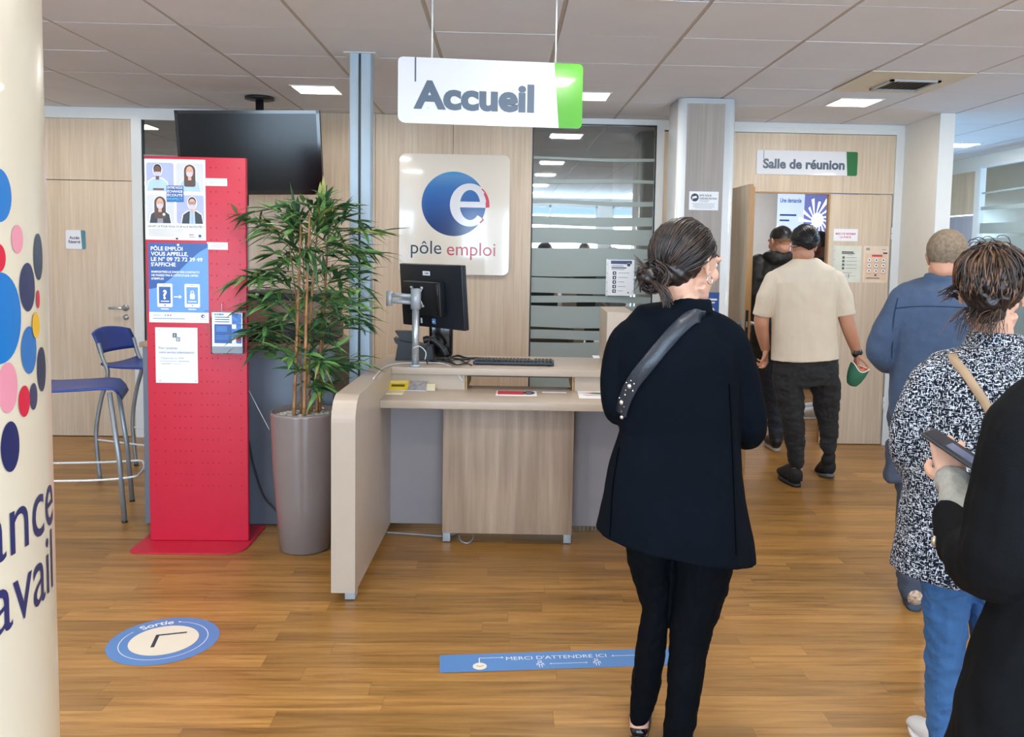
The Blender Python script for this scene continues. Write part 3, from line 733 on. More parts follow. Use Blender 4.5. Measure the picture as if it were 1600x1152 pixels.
# (left edge, right edge, centre height, half height, colour); edges under 0 lie outside the picture and are mirrored from the right edge
dots = [(None, 17, 307, 40, '1B6FB8', 1.0), (17, 35, 374, 21.5, 'DB8FA0', 0), (51.5, 65.5, 401, 35, '2E3A55', 0), (None, 8, 403, 22, 'C81E3C', 1.0), (29.5, 53.5, 447.5, 36.5, '2B3158', 0), (55.5, 61.3, 467, 14, 'C2354A', 0),
        (None, 32, 493, 68, '1B6FB8', 1.0), (48.5, 59.7, 507, 20, 'E2B02A', 0), (32, 56, 544, 36, '2A6DB2', 0), (57, 70.5, 574, 34, '2A3050', 0), (28, 46, 624, 24, 'C81E3C', 0), (45.5, 57.5, 617, 20.5, '34375C', 0),
        (None, 26.5, 602, 38.5, 'D98C9E', .8), (None, 29.5, 692.7, 39, '262A58', .75)]
b = MB()
for i, (xl, xr, py, hr, c, asp) in enumerate(dots):
    sr, z_, dd = on_col(xr, py); rz_ = hr * dd / F
    if xl is None: rs = rz_ * asp * .8
    else: sl = on_col(xl, py)[0]; rs = (sr - sl) / 2
    s_ = sr - rs
    m = mat('dot_' + c, c, 0.3, var=0.02); n = 40
    vs = [bend(s_, z_, 1 + (i == 7))]
    for q in (0.33, 0.66, 1.0): vs += [bend(s_ + q * rs * math.cos(2 * PI * k / n), z_ + q * rz_ * math.sin(2 * PI * k / n), 1 + (i == 7)) for k in range(n)]
    fs_ = [(0, 1 + k, 1 + (k + 1) % n) for k in range(n)]
    for g in range(2): fs_ += [(1 + g * n + k, 1 + g * n + n + k, 1 + g * n + n + (k + 1) % n, 1 + g * n + (k + 1) % n) for k in range(n)]
    b.add(vs, fs_, m)
b.build('printed_dots', co)
f = Flat(); navy = mat('lettering_navy', '2A2D5E', 0.35)
s1, z1, _ = on_col(82, 808); TS = 0.122
k1 = (s1 - on_col(14, 870)[0]) / ((glyphs('nce', .012)[3] - glyphs('nce', .012)[2]) * TS)
f.text('France', 0, 0, TS, navy, align='RIGHT', bold=0, sx=k1, fn=lambda u, v: bend(s1 + u, z1 + v - 0.004))
s2, z2, _ = on_col(82, 911); k2 = (s2 - on_col(19, 985)[0]) / ((glyphs('vail', .012)[3] - glyphs('vail', .012)[2]) * TS)
f.text('Travail', 0, 0, TS, navy, align='RIGHT', bold=0, sx=k2, fn=lambda u, v: bend(s2 + u, z2 + v - 0.004))
f.build('lettering', co)

# ================================================================== RED PEGBOARD
RY = 4.36
red = mat('red_metal', 'BE2039', 0.42, var=0.03); red_hole = mat('peg_hole', '7A1224', 0.8)
X0, X1 = spot(229, 500, 1, RY).x, spot(386, 500, 1, RY).x; ZT = spot(300, 245, 1, RY).z
rt = empty('pegboard_stand', ((X0 + X1) / 2, RY, 0), 'tall red perforated metal display board on a flat foot, covered with posters', 'display stand')
W2 = (X1 - X0) / 2
b = MB(); b.rbox((-W2, 0, 0.008), (W2, 0.028, ZT), red, 0.006); random.seed(3)
cols = [-0.235, -0.185, -0.125, -0.10, -0.075, -0.05, 0.0, 0.022, 0.045, 0.068, 0.115, 0.165, 0.215]
cols = [(-0.86), (-0.66), (-0.46), (-0.36), (-0.25), (-0.14), (0.08), (0.19), (0.30), (0.41), (0.64), (0.87)]
zr = 0.30
while zr < ZT - 0.03:
    for c_ in cols:
        x = c_ * W2; b.add([(x - 0.0028, -0.0004, zr - 0.0028), (x + 0.0028, -0.0004, zr - 0.0028), (x + 0.0028, -0.0004, zr + 0.0028), (x - 0.0028, -0.0004, zr + 0.0028)], [(0, 1, 2, 3)], red_hole)
    zr += 0.0605
bd = b.build('board', rt)
b = MB(); fo = rounded(-W2 - 0.045, -0.175, W2 + 0.02, 0.265, (0.05, 0.10, 0.03, 0.03), 8)
b.add([(p[0], p[1], 0.001) for p in fo] + [(p[0], p[1], 0.008) for p in fo], [list(range(len(fo)))[::-1], list(range(len(fo), 2 * len(fo)))] + [(i, (i + 1) % len(fo), len(fo) + (i + 1) % len(fo), len(fo) + i) for i in range(len(fo))], red)
b.build('foot_plate', rt)
def poster(name, pxl, pyt, pxr, pyb, draw, label, cat='poster', base=None, y=RY - 0.0008, t=0.0008):
    a_, c_ = spot(pxl, pyt, 1, y), spot(pxr, pyb, 1, y); w_, h_ = c_.x - a_.x, a_.z - c_.z
    f = Flat(); f.back([(0, 0), (w_, 0), (w_, h_), (0, h_)], t, base or paper); draw(f, w_, h_)
    o_ = f.build(name, None, (a_.x, y - t, c_.z)); return tag(o_, label, cat)
skin_a = mat('print_skin_dark', '6E4A3C', 0.5); skin_b = mat('print_skin', 'D3A58E', 0.5); lav = mat('print_lavender', 'A6AFD6', 0.5); lav2 = mat('print_pale_lavender', 'C9CCE0', 0.5)
hair_p = mat('print_hair', '54413A', 0.5); mask_p = mat('print_mask', 'C7C2DE', 0.5); shirt_p = mat('print_shirt', 'A9C7E6', 0.5); dk = mat('print_dark_jacket', '31373F', 0.5); gry = mat('print_grey', '8C8C90', 0.5); blk = mat('print_black', '1E1C1E', 0.5)
def bust(f, cx, z0, s_, skin, hair, top, long=False, jacket=None, glasses=False, inner=None):
    w_ = 0.058 * s_
    if long: f.poly(rounded(cx - 0.034 * s_, z0 + 0.02 * s_, cx + 0.034 * s_, z0 + 0.150 * s_, (0.01, 0.01, 0.03, 0.03)), print_white, 2.4); f.poly(rounded(cx - 0.031 * s_, z0 + 0.025 * s_, cx + 0.031 * s_, z0 + 0.146 * s_, (0.01, 0.01, 0.03, 0.03)), hair, 4.2)
    f.poly([(cx - w_ * 1.05, z0), (cx + w_ * 1.05, z0), (cx + w_ * .93, z0 + .05 * s_), (cx + w_ * .45, z0 + .072 * s_), (cx - w_ * .45, z0 + .072 * s_), (cx - w_ * .93, z0 + .05 * s_)], print_white, 2.2)
    f.poly([(cx - w_, z0), (cx + w_, z0), (cx + w_ * .85, z0 + .048 * s_), (cx + w_ * .35, z0 + .068 * s_), (cx - w_ * .35, z0 + .068 * s_), (cx - w_ * .85, z0 + .048 * s_)], jacket or top, 3)
    if jacket: f.poly([(cx - w_ * .28, z0), (cx + w_ * .28, z0), (cx + w_ * .22, z0 + .07 * s_), (cx - w_ * .22, z0 + .07 * s_)], top, 3.4)
    if inner: f.poly([(cx - w_ * .09, z0), (cx + w_ * .09, z0), (cx + w_ * .07, z0 + .062 * s_), (cx - w_ * .07, z0 + .062 * s_)], inner, 3.8)
    f.rect(cx - 0.009 * s_, z0 + .06 * s_, cx + 0.009 * s_, z0 + .085 * s_, skin, 4.6)
    if not long: f.disc(cx, z0 + .112 * s_, .026 * s_, .036 * s_, print_white, 2.6); f.disc(cx, z0 + .118 * s_, .0215 * s_, .027 * s_, hair, 4.4)
    f.disc(cx, z0 + .106 * s_, .0195 * s_, .030 * s_, skin, 5)
    f.poly(rounded(cx - .017 * s_, z0 + .080 * s_, cx + .017 * s_, z0 + .103 * s_, (.012 * s_, .012 * s_, .004, .004)), mask_p, 5.6)
    if glasses:
        for g in (-1, 1): f.ring(cx + g * .0085 * s_, z0 + .112 * s_, .0075 * s_, .0025 * s_, blk, 6, 14)
    else:
        for g in (-1, 1): f.rect(cx + g * .008 * s_ - .003, z0 + .112 * s_, cx + g * .008 * s_ + .003, z0 + .114 * s_, blk, 6)
def p_people(f, w, h):
    x0, xm, x1 = 0.03 * w, 0.5 * w, 0.97 * w; zt, zm, zb = h * 0.955, h * 0.575, h * 0.205
    for a, c, e, g, m in ((x0, zm + .012, xm - .006, zt, lav), (xm + .006, zm + .012, x1, zt, lav2), (x0, zb, xm - .006, zm - .006, lav2), (xm + .006, zb, x1, zm - .006, lav)):
        f.rect(a, c, e, g, m, 1, 0.012)
    k_ = 0.92
    bust(f, 0.215 * w, zm + .013, k_, skin_a, blk, shirt_p); f.rect(0.14 * w, zm + .016, 0.32 * w, zm + .026, skin_a, 4)
    bust(f, 0.745 * w, zm + .013, k_, skin_b, hair_p, shirt_p, long=True)
    bust(f, 0.25 * w, zb + .001, k_, skin_b, hair_p, gry, long=True, jacket=dk); f.disc(0.315 * w, zb + .045, .007, .007, print_white, 6, 12)
    bust(f, 0.78 * w, zb + .001, k_, skin_b, blk, shirt_p, jacket=dk, glasses=True, inner=lav)
    f.rect(0.365 * w, 0.475 * h, 0.64 * w, 0.675 * h, ink_blue, 8)
    for i_, (t, m) in enumerate((('ENTRE NOUS', print_white), ('ÉCHANGE', print_white), ('ÉCOUTE', print_white), ('RESPECT', mat('print_cyan', '4FB6E8', 0.4)))):
        f.text(t, 0.378 * w, h * (0.636 - 0.047 * i_), 0.017, m, 9, bold=0.012, width=w * 0.25)
    f.text('ON EST LÀ POUR VOUS, STOP AUX INCIVILITÉS !', 0.04 * w, 0.155 * h, 0.014, ink_navy, 1, bold=0.02, width=w * .92)
    for i_ in range(6): f.rect(0.05 * w, (0.125 - 0.0155 * i_) * h, (.62, .58, .6, .5, .62, .55)[i_] * w, (0.130 - 0.0155 * i_) * h, ink_soft)
    f.rect(.72 * w, .06 * h, .8 * w, .075 * h, ink_soft); f.rect(.72 * w, .035 * h, .82 * w, .045 * h, ink_soft); f.disc(.9 * w, .055 * h, .008, .008, ink_blue, 1, 16); f.rect(.87 * w, .025 * h, .94 * w, .03 * h, ink_soft)
    for x in (0.04 * w, 0.96 * w): f.disc(x, 0.975 * h, .006, .006, alu, 2, 12)
    f.disc(0.52 * w, 0.018 * h, .007, .005, blk, 2, 12)
poster('portrait_poster', 225.5, 248, 322, 376, p_people, 'white poster with four masked people around a blue square, top of the red board')
def p_call(f, w, h):
    f.rect(0, 0.13 * h, w, h, ink_light, 0.5)
    P = [(0, h), (w * 0.99, h)]
    for i_ in range(15):
        a_ = i_ / 14; P.append((w * (0.99 - 0.99 * a_ ** 0.75), h * (0.95 - 0.53 * math.sin(a_ * PI / 2))))
    f.poly(P, ink_blue, 1)
    for i_, t in enumerate(('PÔLE EMPLOI', 'VOUS APPELLE,', 'LE N° 09 72 72 39 49', "S'AFFICHE")):
        f.text(t, 0.045 * w, h * (0.905 - 0.066 * i_), 0.027, print_white, 2, bold=0.018, width=w * (.53, .62, .86, .41)[i_])
    for i_, t in enumerate(('ENREGISTREZ-LE DANS VOS CONTACTS', "NE PASSEZ PAS À CÔTÉ D'UNE OFFRE", "D'EMPLOI")):
        f.text(t, 0.05 * w, h * (0.625 - 0.043 * i_), 0.014, print_white, 2, bold=0.02, width=w * (.80, .78, .2)[i_])
    for x0, m in ((0.14, ink_blue), (0.60, ink_light)):
        f.rect(x0 * w, 0.195 * h, (x0 + .255) * w, 0.49 * h, print_white, 2, 0.006); f.rect((x0 + .03) * w, 0.24 * h, (x0 + .225) * w, 0.45 * h, m, 3)
        f.disc((x0 + .128) * w, 0.217 * h, .004, .004, m, 3, 12); f.rect((x0 + .09) * w, 0.467 * h, (x0 + .17) * w, 0.472 * h, m, 3); f.rect((x0 + .06) * w, 0.262 * h, (x0 + .2) * w, 0.274 * h, print_white, 4)
        f.rect((x0 + .06) * w, 0.165 * h, (x0 + .19) * w, 0.177 * h, print_white, 4)
    f.text('?', 0.268 * w, 0.30 * h, 0.062, print_white, 4, 'CENTER', 0.04)
    f.ring(0.728 * w, 0.385 * h, .009, .0035, print_white, 4, 20); f.rect(0.69 * w, 0.30 * h, 0.77 * w, 0.365 * h, print_white, 4, .003)
    f.rect(0.42 * w, 0.318 * h, 0.52 * w, 0.332 * h, print_white, 3); f.poly([(0.51 * w, 0.30 * h), (0.555 * w, 0.325 * h), (0.51 * w, 0.35 * h)], print_white, 3)
    f.rect(.06 * w, .085 * h, .2 * w, .092 * h, ink_light); f.rect(.06 * w, .045 * h, .6 * w, .055 * h, ink_light); 
    for i_, m in enumerate((ink_light, ink_blue, ink_red)): f.disc((.27 + .045 * i_) * w, .092 * h, .004, .004, m, 1, 12)
    f.disc(.9 * w, .085 * h, .009, .009, ink_blue, 1, 18); f.disc(.91 * w, .083 * h, .004, .004, print_white, 2, 12); f.rect(.85 * w, .045 * h, .96 * w, .05 * h, ink_soft)
    f.disc(0.5 * w, 0.975 * h, .006, .006, print_white, 2, 12)
poster('phone_poster', 231.5, 379, 326.5, 505, p_call, 'blue poster with two telephones and a phone number on the red board')
def p_contact(f, w, h):
    for i_, (x, z) in enumerate(((.41, .82), (.49, .75))):
        f.rect(x * w, z * h, (x + .1) * w, (z + .08) * h, mat('print_slate', '4F6468', 0.5) if i_ == 0 else ink_soft, 1 + i_); f.text('?', (x + .05) * w, (z + .015) * h, .018, print_white, 3 + i_, 'CENTER', .03)
    f.text('Pour contacter', .08 * w, .61 * h, .018, ink_soft, 1, bold=.02, width=.45 * w); f.text('votre service indemnisation', .08 * w, .535 * h, .017, ink_soft, 1, bold=.02, width=.84 * w)
    f.text('Téléphonez au 3949', .12 * w, .435 * h, .012, ink_soft, 1, width=.55 * w)
    f.rect(.1 * w, .39 * h, .5 * w, .396 * h, ink_soft); f.rect(.54 * w, .388 * h, .8 * w, .398 * h, ink_soft); f.rect(.14 * w, .34 * h, .36 * w, .35 * h, ink_soft); f.rect(.39 * w, .342 * h, .6 * w, .347 * h, ink_soft)
    for x in (.1, .95): 
        for z in (.04, .96): f.disc(x * w, z * h, .005, .005, alu, 2, 12)
poster('contact_sheet', 242.5, 511.5, 309.5, 599, p_contact, 'plain white sheet with a small question mark symbol, lowest on the red board', 'notice', mat('cool_paper', 'E2E6F2', 0.25, var=0.01))
def p_lab(f, w, h):
    for i_ in range(3): f.rect(.14 * w, h * (.66 - .17 * i_), (.9 if i_ < 2 else .7) * w, h * (.70 - .17 * i_), ink_soft)
poster('board_label', 321.5, 278.5, 355, 291, p_lab, 'upper of two small white labels at the right of the portraits on the red board', 'label')
poster('board_label', 323.5, 378.5, 356, 390.5, p_lab, 'lower of two small white labels, beside the blue phone poster', 'label')
# leaflet holder on wires
y_ = RY - 0.035
a_, c_ = spot(331, 489, 1, y_), spot(379, 553, 1, y_); w_, h_ = c_.x - a_.x, a_.z - c_.z
clear = glass_mat('clear_acrylic', 'F0F4F8', 0.96, refl=0.03)
ht = empty('leaflet_holder', (a_.x, y_, c_.z), 'clear acrylic leaflet holder hooked on the right of the red board', 'leaflet holder')
b = MB(); b.box((-0.004, -0.006, 0), (w_ + .004, -.004, h_ * .18), clear); b.box((-.004, -.006, 0), (-.002, .02, h_ * .9), clear); b.box((w_ + .002, -.006, 0), (w_ + .004, .02, h_ * .9), clear); b.box((-.004, .018, 0), (w_ + .004, .02, h_), clear); b.box((-.004, -.006, -.002), (w_ + .004, .02, 0), clear)
b.build('tray', ht)
b = MB()
for x in (.045, w_ - .02):
    b.tube([(x, .033, h_ + .05), (x, .015, h_ + .045), (x, .014, h_ * .9)], .0016, alu, 6)
b.tube([(-.045, .01, h_ + .008), (w_ + .03, .01, h_ + .008), (w_ + .03, .034, h_ + .02)], .0016, alu, 6); b.tube([(-.045, .03, h_ * .62), (w_ + .03, .03, h_ * .62)], .0016, alu, 6)
b.build('wire_hooks', ht)
f = Flat(); f.back([(0, 0), (w_, 0), (w_, h_), (0, h_)], .008, paper)
for i_, c in enumerate(('2A9ACB', '59B24A', '2A5FB0', '2A9ACB')): f.rect((.08 + .08 * i_) * w_, .93 * h_, (.15 + .08 * i_) * w_, .97 * h_, mat('tab_' + c, c, .4))
for i_ in range(3): f.rect(.1 * w_, (.87 - .055 * i_) * h_, .58 * w_, (.89 - .055 * i_) * h_, ink_blue)
f.rect(.08 * w_, .24 * h_, .68 * w_, .71 * h_, ink_blue); f.rect(.66 * w_, .24 * h_, .97 * w_, .98 * h_, mat('photo_blue', '3F78C4', .4, var=.5, scale=60), 1.5)
f.rect(.66 * w_, .60 * h_, .8 * w_, .71 * h_, print_white, 2); f.rect(.8 * w_, .30 * h_, .95 * w_, .42 * h_, ink_red, 2); f.rect(.66 * w_, .24 * h_, .8 * w_, .38 * h_, print_white, 2.4)
for i_ in range(4): f.rect(.14 * w_, (.64 - .035 * i_) * h_, .5 * w_, (.655 - .035 * i_) * h_, ink_light, 2)
for i_ in range(3): f.rect(.14 * w_, (.42 - .04 * i_) * h_, .55 * w_, (.43 - .04 * i_) * h_, ink_light, 2)
o_ = f.build('leaflet', None, (a_.x, y_ - .001, c_.z + .003)); tag(o_, 'blue and white leaflet standing in the clear holder on the red board', 'leaflet')

# ================================================================== HIGH COUNTER behind the board, printer on it
slate = mat('slate_grey_panel', '6A7482', 0.45, var=0.04, scale=5); ctop = laminate('counter_top_oak', '8E7760', 'AD947B', 18, 1)
b = MB(); b.rbox((-1.96, 4.64, 0.005), (-0.93, 4.68, 0.985), slate, .003); hc = b.build('high_counter'); tag(hc, 'grey panelled high counter with wood top standing behind the red board and plant', 'counter')
b = MB(); b.rbox((-1.975, 4.63, 0.985), (-0.92, 5.15, 1.012), ctop, .003); b.build('worktop', hc)
b = MB(); b.box((-1.96, 4.68, 0), (-1.93, 5.12, 0.985), slate); b.build('end_panel', hc)
b = MB(); b.box((-0.96, 4.68, 0), (-0.93, 5.12, 0.985), black); b.build('end_panel', hc)
pr = empty('office_printer', (-1.22, 4.90, 1.012), 'black office printer with a taupe paper drawer on the high counter, behind the plant', 'printer')
b = MB(); b.rbox((-.26, -.2, 0), (.26, .2, .11), black, .008); b.rbox((-.26, -.2, .235), (.26, .2, .275), black, .008); b.rbox((-.25, -.18, .105), (.25, .2, .24), black, .004); b.build('body', pr)
b = MB(); b.rbox((-.26, -.21, .112), (.26, -.17, .233), mat('taupe_panel', 'A0887A', .45), .006); b.build('paper_drawer', pr)

# cords
def cord(name, pts, r_, m, label, cat='cable', parent=None, n=8):
    b = MB(); b.tube(spline(pts, 6), r_, m, n); o_ = b.build(name, parent)
    if not parent: tag(o_, label, cat)
    return o_
b0 = spot(388, 690, 1, 4.6)
cord('power_cord', [(b0.x, 4.61, b0.z), spot(397, 730, 1, 4.60), spot(412, 775, 1, 4.58), spot(430, 797, 1, 4.55), (spot(445, 812, 1, 4.5).x, 4.5, 0.03)], .005, black, 'black power cord hanging between the red board and the plant pot')
cord('thin_string', [spot(389, 610, 1, 4.45), spot(400, 632, 1, 4.44), spot(421, 672, 1, 4.43)], .0016, frame_white, 'thin pale string slanting between the red board and the pot')

# ================================================================== TELEVISION
TY = 6.0
tl, tr_, br_, bl_ = [spot(*p, 1, TY) for p in ((278, 173), (501, 180), (506, 306), (287, 300))]
tv = empty('television', ((tl.x + tr_.x) / 2, TY, (tl.z + bl_.z) / 2), 'black flat television hanging from the ceiling above the red board', 'television')
tw = (tr_.x - tl.x) / 2 + .005; thh = (tl.z - bl_.z) / 2 + .01
TM = Matrix.Rotation(math.radians(8), 4, 'X') @ Matrix.Rotation(math.radians(-1.2), 4, 'Y')
b = MB(); b.rbox((-tw, -.0, -thh), (tw, .045, thh), black, .006, TM)
for a, c in (((-tw, -thh), (tw, -thh + .03)), ((-tw, thh - .022), (tw, thh)), ((-tw, -thh), (-tw + .022, thh)), ((tw - .022, -thh), (tw, thh))): b.box((a[0], -.006, a[1]), (c[0], .002, c[1]), black_gloss, TM)
tvc = b.build('casing', tv)
b = MB(); b.box((-tw + .022, -.003, -thh + .03), (tw - .022, -.001, thh - .022), mat('tv_screen', '0D0E12', .16, var=.02, spec=.25), TM); b.build('screen', tvc)
b = MB(); zc = CE - tv.location.z
b.tube([(.03, .14, -.05), (.03, .14, zc - .02)], .028, black, 16); b.tube([(.03, .14, zc - .02), (.03, .14, zc - .001)], .10, black, 24); b.box((-.1, .045, -.12), (.16, .11, .12), black)
b.build('ceiling_mount', tv)

# ================================================================== PLANT
pc = Vector((-1.005, 4.30, 0))
potm = mat('taupe_pot', '7D7370', 0.16, var=0.01, coat=0.3)
pt = empty('potted_bamboo', pc, 'artificial bamboo in a tall tapered grey pot beside the reception desk', 'potted plant')
b = MB(); b.lathe([(0.0, 0.0), (.120, 0.0), (.128, .008), (.150, .25), (.165, .48), (.172, .70), (.172, .712), (.166, .716), (.160, .708), (.158, .68), (0, .68)], (0, 0, 0), potm, 48); pot_ = b.build('pot', pt)
random.seed(11); b = MB(); peb = mat('white_gravel', 'C9C8C2', .7, var=.25, scale=90)
for i in range(520):
    a_ = random.random() * 2 * PI; q = .15 * math.sqrt(random.random()); r_ = random.uniform(.004, .008)
    b.ball((q * math.cos(a_), q * math.sin(a_), .687 + random.uniform(-.003, .004)), (r_ * 1.3, r_, r_ * .7), peb, 6, 4)
g_ = b.build('gravel', pot_); g_['kind'] = 'stuff'
cane = mat('bamboo_cane', '9C6F45', .5, var=.25, scale=30, stretch=(1, 1, .3))
def LP(px, py, dy=0.0): v = spot(px, py, 1, 4.30 + dy); return Vector((v.x - pc.x, v.y - pc.y, v.z - pc.z))
culms = [((459, 642), (465, 500), (470, 350), -.02, .010), ((470, 641), (468, 520), (452, 380), .03, .006), ((475, 645), (479, 480), (484, 330), -.05, .0095), ((483, 640), (485, 500), (500, 315), .02, .008), ((494, 640), (500, 560), (512, 380), .05, .008),
         ((499, 638), (507, 470), (515, 330), .08, .009), ((488, 642), (478, 560), (474, 400), .06, .006)]
tips = []
for c_ in culms:
    p = [LP(*c_[0], c_[3]), LP(*c_[1], c_[3] * 1.3), LP(*c_[2], c_[3] * 1.8)]
    p[0].z = .675; sp_ = [Vector(v) for v in spline(p, 12)]; L_ = len(sp_)
    b = MB(); pts = []; rr = []
    for i, v in enumerate(sp_):
        t = i / (L_ - 1); r_ = c_[4] * (1 - .55 * t); pts.append(v); rr.append(r_)
        if i % 3 == 2 and i < L_ - 1: pts.append(v + Vector((0, 0, .002))); rr.append(r_ * 1.28); pts.append(v + Vector((0, 0, .005))); rr.append(r_)
    b.tube(pts, rr, cane, 8); b.build('cane', pt); tips.append(sp_)
leafm = []
for nm, c in (('leaf_dark', '2E5432'), ('leaf_mid', '48763C'), ('leaf_bright', '6E9A55'), ('leaf_yellow', '93984A')):
    leafm.append(mat(nm, c, .45, var=.25, scale=25))
b = MB(); tw_ = MB(); twig = mat('bamboo_twig', '6E6B3C', .6)
def leaf(b, p, d, L_, W_, m, droop):
    d = d.normalized(); s_ = d.cross(Vector((0, 0, 1)));
    if s_.length < .1: s_ = Vector((1, 0, 0))
    s_.normalize(); s_ = (s_ + Vector((random.uniform(-.5, .5), random.uniform(-.5, .5), random.uniform(-.7, .7)))).normalized(); up = s_.cross(d)
    vs = []; prof = (0.12, .8, 1.0, .72, .35, 0.02); n = len(prof)
    for i, q in enumerate(prof):
        t = i / (n - 1); c = p + d * (L_ * t) + Vector((0, 0, -droop * L_ * t * t))
        vs += [c - s_ * (W_ * q / 2) + up * (.12 * W_ * q), c, c + s_ * (W_ * q / 2) + up * (.12 * W_ * q)]
    fs = []
    for i in range(n - 1):
        o = i * 3; fs += [(o, o + 1, o + 4, o + 3), (o + 1, o + 2, o + 5, o + 4)]
    b.add(vs, fs, m, True)
def branch(start, end, nl, dk_=0.5):
    mid = (start + end) / 2 + Vector((0, 0, .05 * (end - start).length + random.uniform(0, .03)))
    P = [Vector(v) for v in spline([start, mid, end], 6)]; tw_.tube(P, [.0022 * (1 - .06 * i) for i in range(len(P))], twig, 5)
    for i in range(nl):
        t = 0.35 + .65 * (i + random.random()) / nl; k_ = min(int(t * (len(P) - 1)), len(P) - 2); p = P[k_].lerp(P[k_ + 1], t * (len(P) - 1) - k_)
        base = (P[k_ + 1] - P[k_]).normalized()
        a_ = random.uniform(-1.1, 1.1); d = Matrix.Rotation(a_, 3, 'Z') @ base; d = d + Vector((random.uniform(-.35, .35), random.uniform(-.35, .35), random.uniform(-.5, .35)))
        r_ = random.random(); m = leafm[0] if r_ < dk_ else leafm[1] if r_ < dk_ + .28 else leafm[2] if r_ < .95 else leafm[3]
        leaf(b, p, d, random.uniform(.09, .16), random.uniform(.018, .028), m, random.uniform(.0, .4))
# crown: branches aimed at a shell of measured extents
random.seed(21)
targets = []
for (px, py) in ((392, 345), (410, 362), (378, 338), (430, 335), (455, 330), (480, 318), (500, 310), (515, 305), (530, 322), (548, 325), (560, 352), (578, 360), (592, 366), (575, 388), (588, 400), (580, 430), (566, 446), (548, 420), (520, 345),
                 (500, 360), (470, 365), (440, 372), (418, 392), (385, 432), (372, 436), (398, 440), (420, 430), (440, 410), (460, 400), (490, 395), (520, 390), (540, 385), (555, 400), (530, 430), (505, 425), (475, 430), (450, 440),
                 (425, 460), (400, 470), (388, 478), (395, 515), (378, 520), (410, 500), (430, 495), (452, 490), (480, 470), (520, 470), (545, 455), (565, 470), (580, 478), (572, 505), (555, 500), (535, 490), (510, 490), (372, 534), (400, 540), (425, 548), (448, 555), (460, 575),
                 (440, 520), (470, 520), (500, 520), (520, 540), (545, 560), (560, 570), (535, 575), (505, 565), (485, 555), (512, 600), (500, 610), (520, 560), (490, 590), (535, 345), (470, 340), (450, 350), (510, 330), (565, 415), (405, 352), (425, 345)):
    for rep in range(2):
        targets.append((px + random.uniform(-7, 7), py + random.uniform(-7, 7)))
for (px, py) in targets:
    dy = random.uniform(-.20, .20) * (1 - abs(px - 480) / 160)
    e_ = LP(px, py, dy); hz = e_.z - random.uniform(.02, .14)
    tp = random.choice(tips); best = min(tp, key=lambda v: abs(v.z - hz)); st = Vector(best)
    if (e_ - st).length > .33: st = e_.lerp(st, .33 / (e_ - st).length) ; 
    branch(Vector(best), e_, random.randint(6, 9), .45 + .15 * (dy > 0))
tw_.build('twigs', pt); fo_ = b.build('foliage', pt)
for k_ in range(3):
    pass

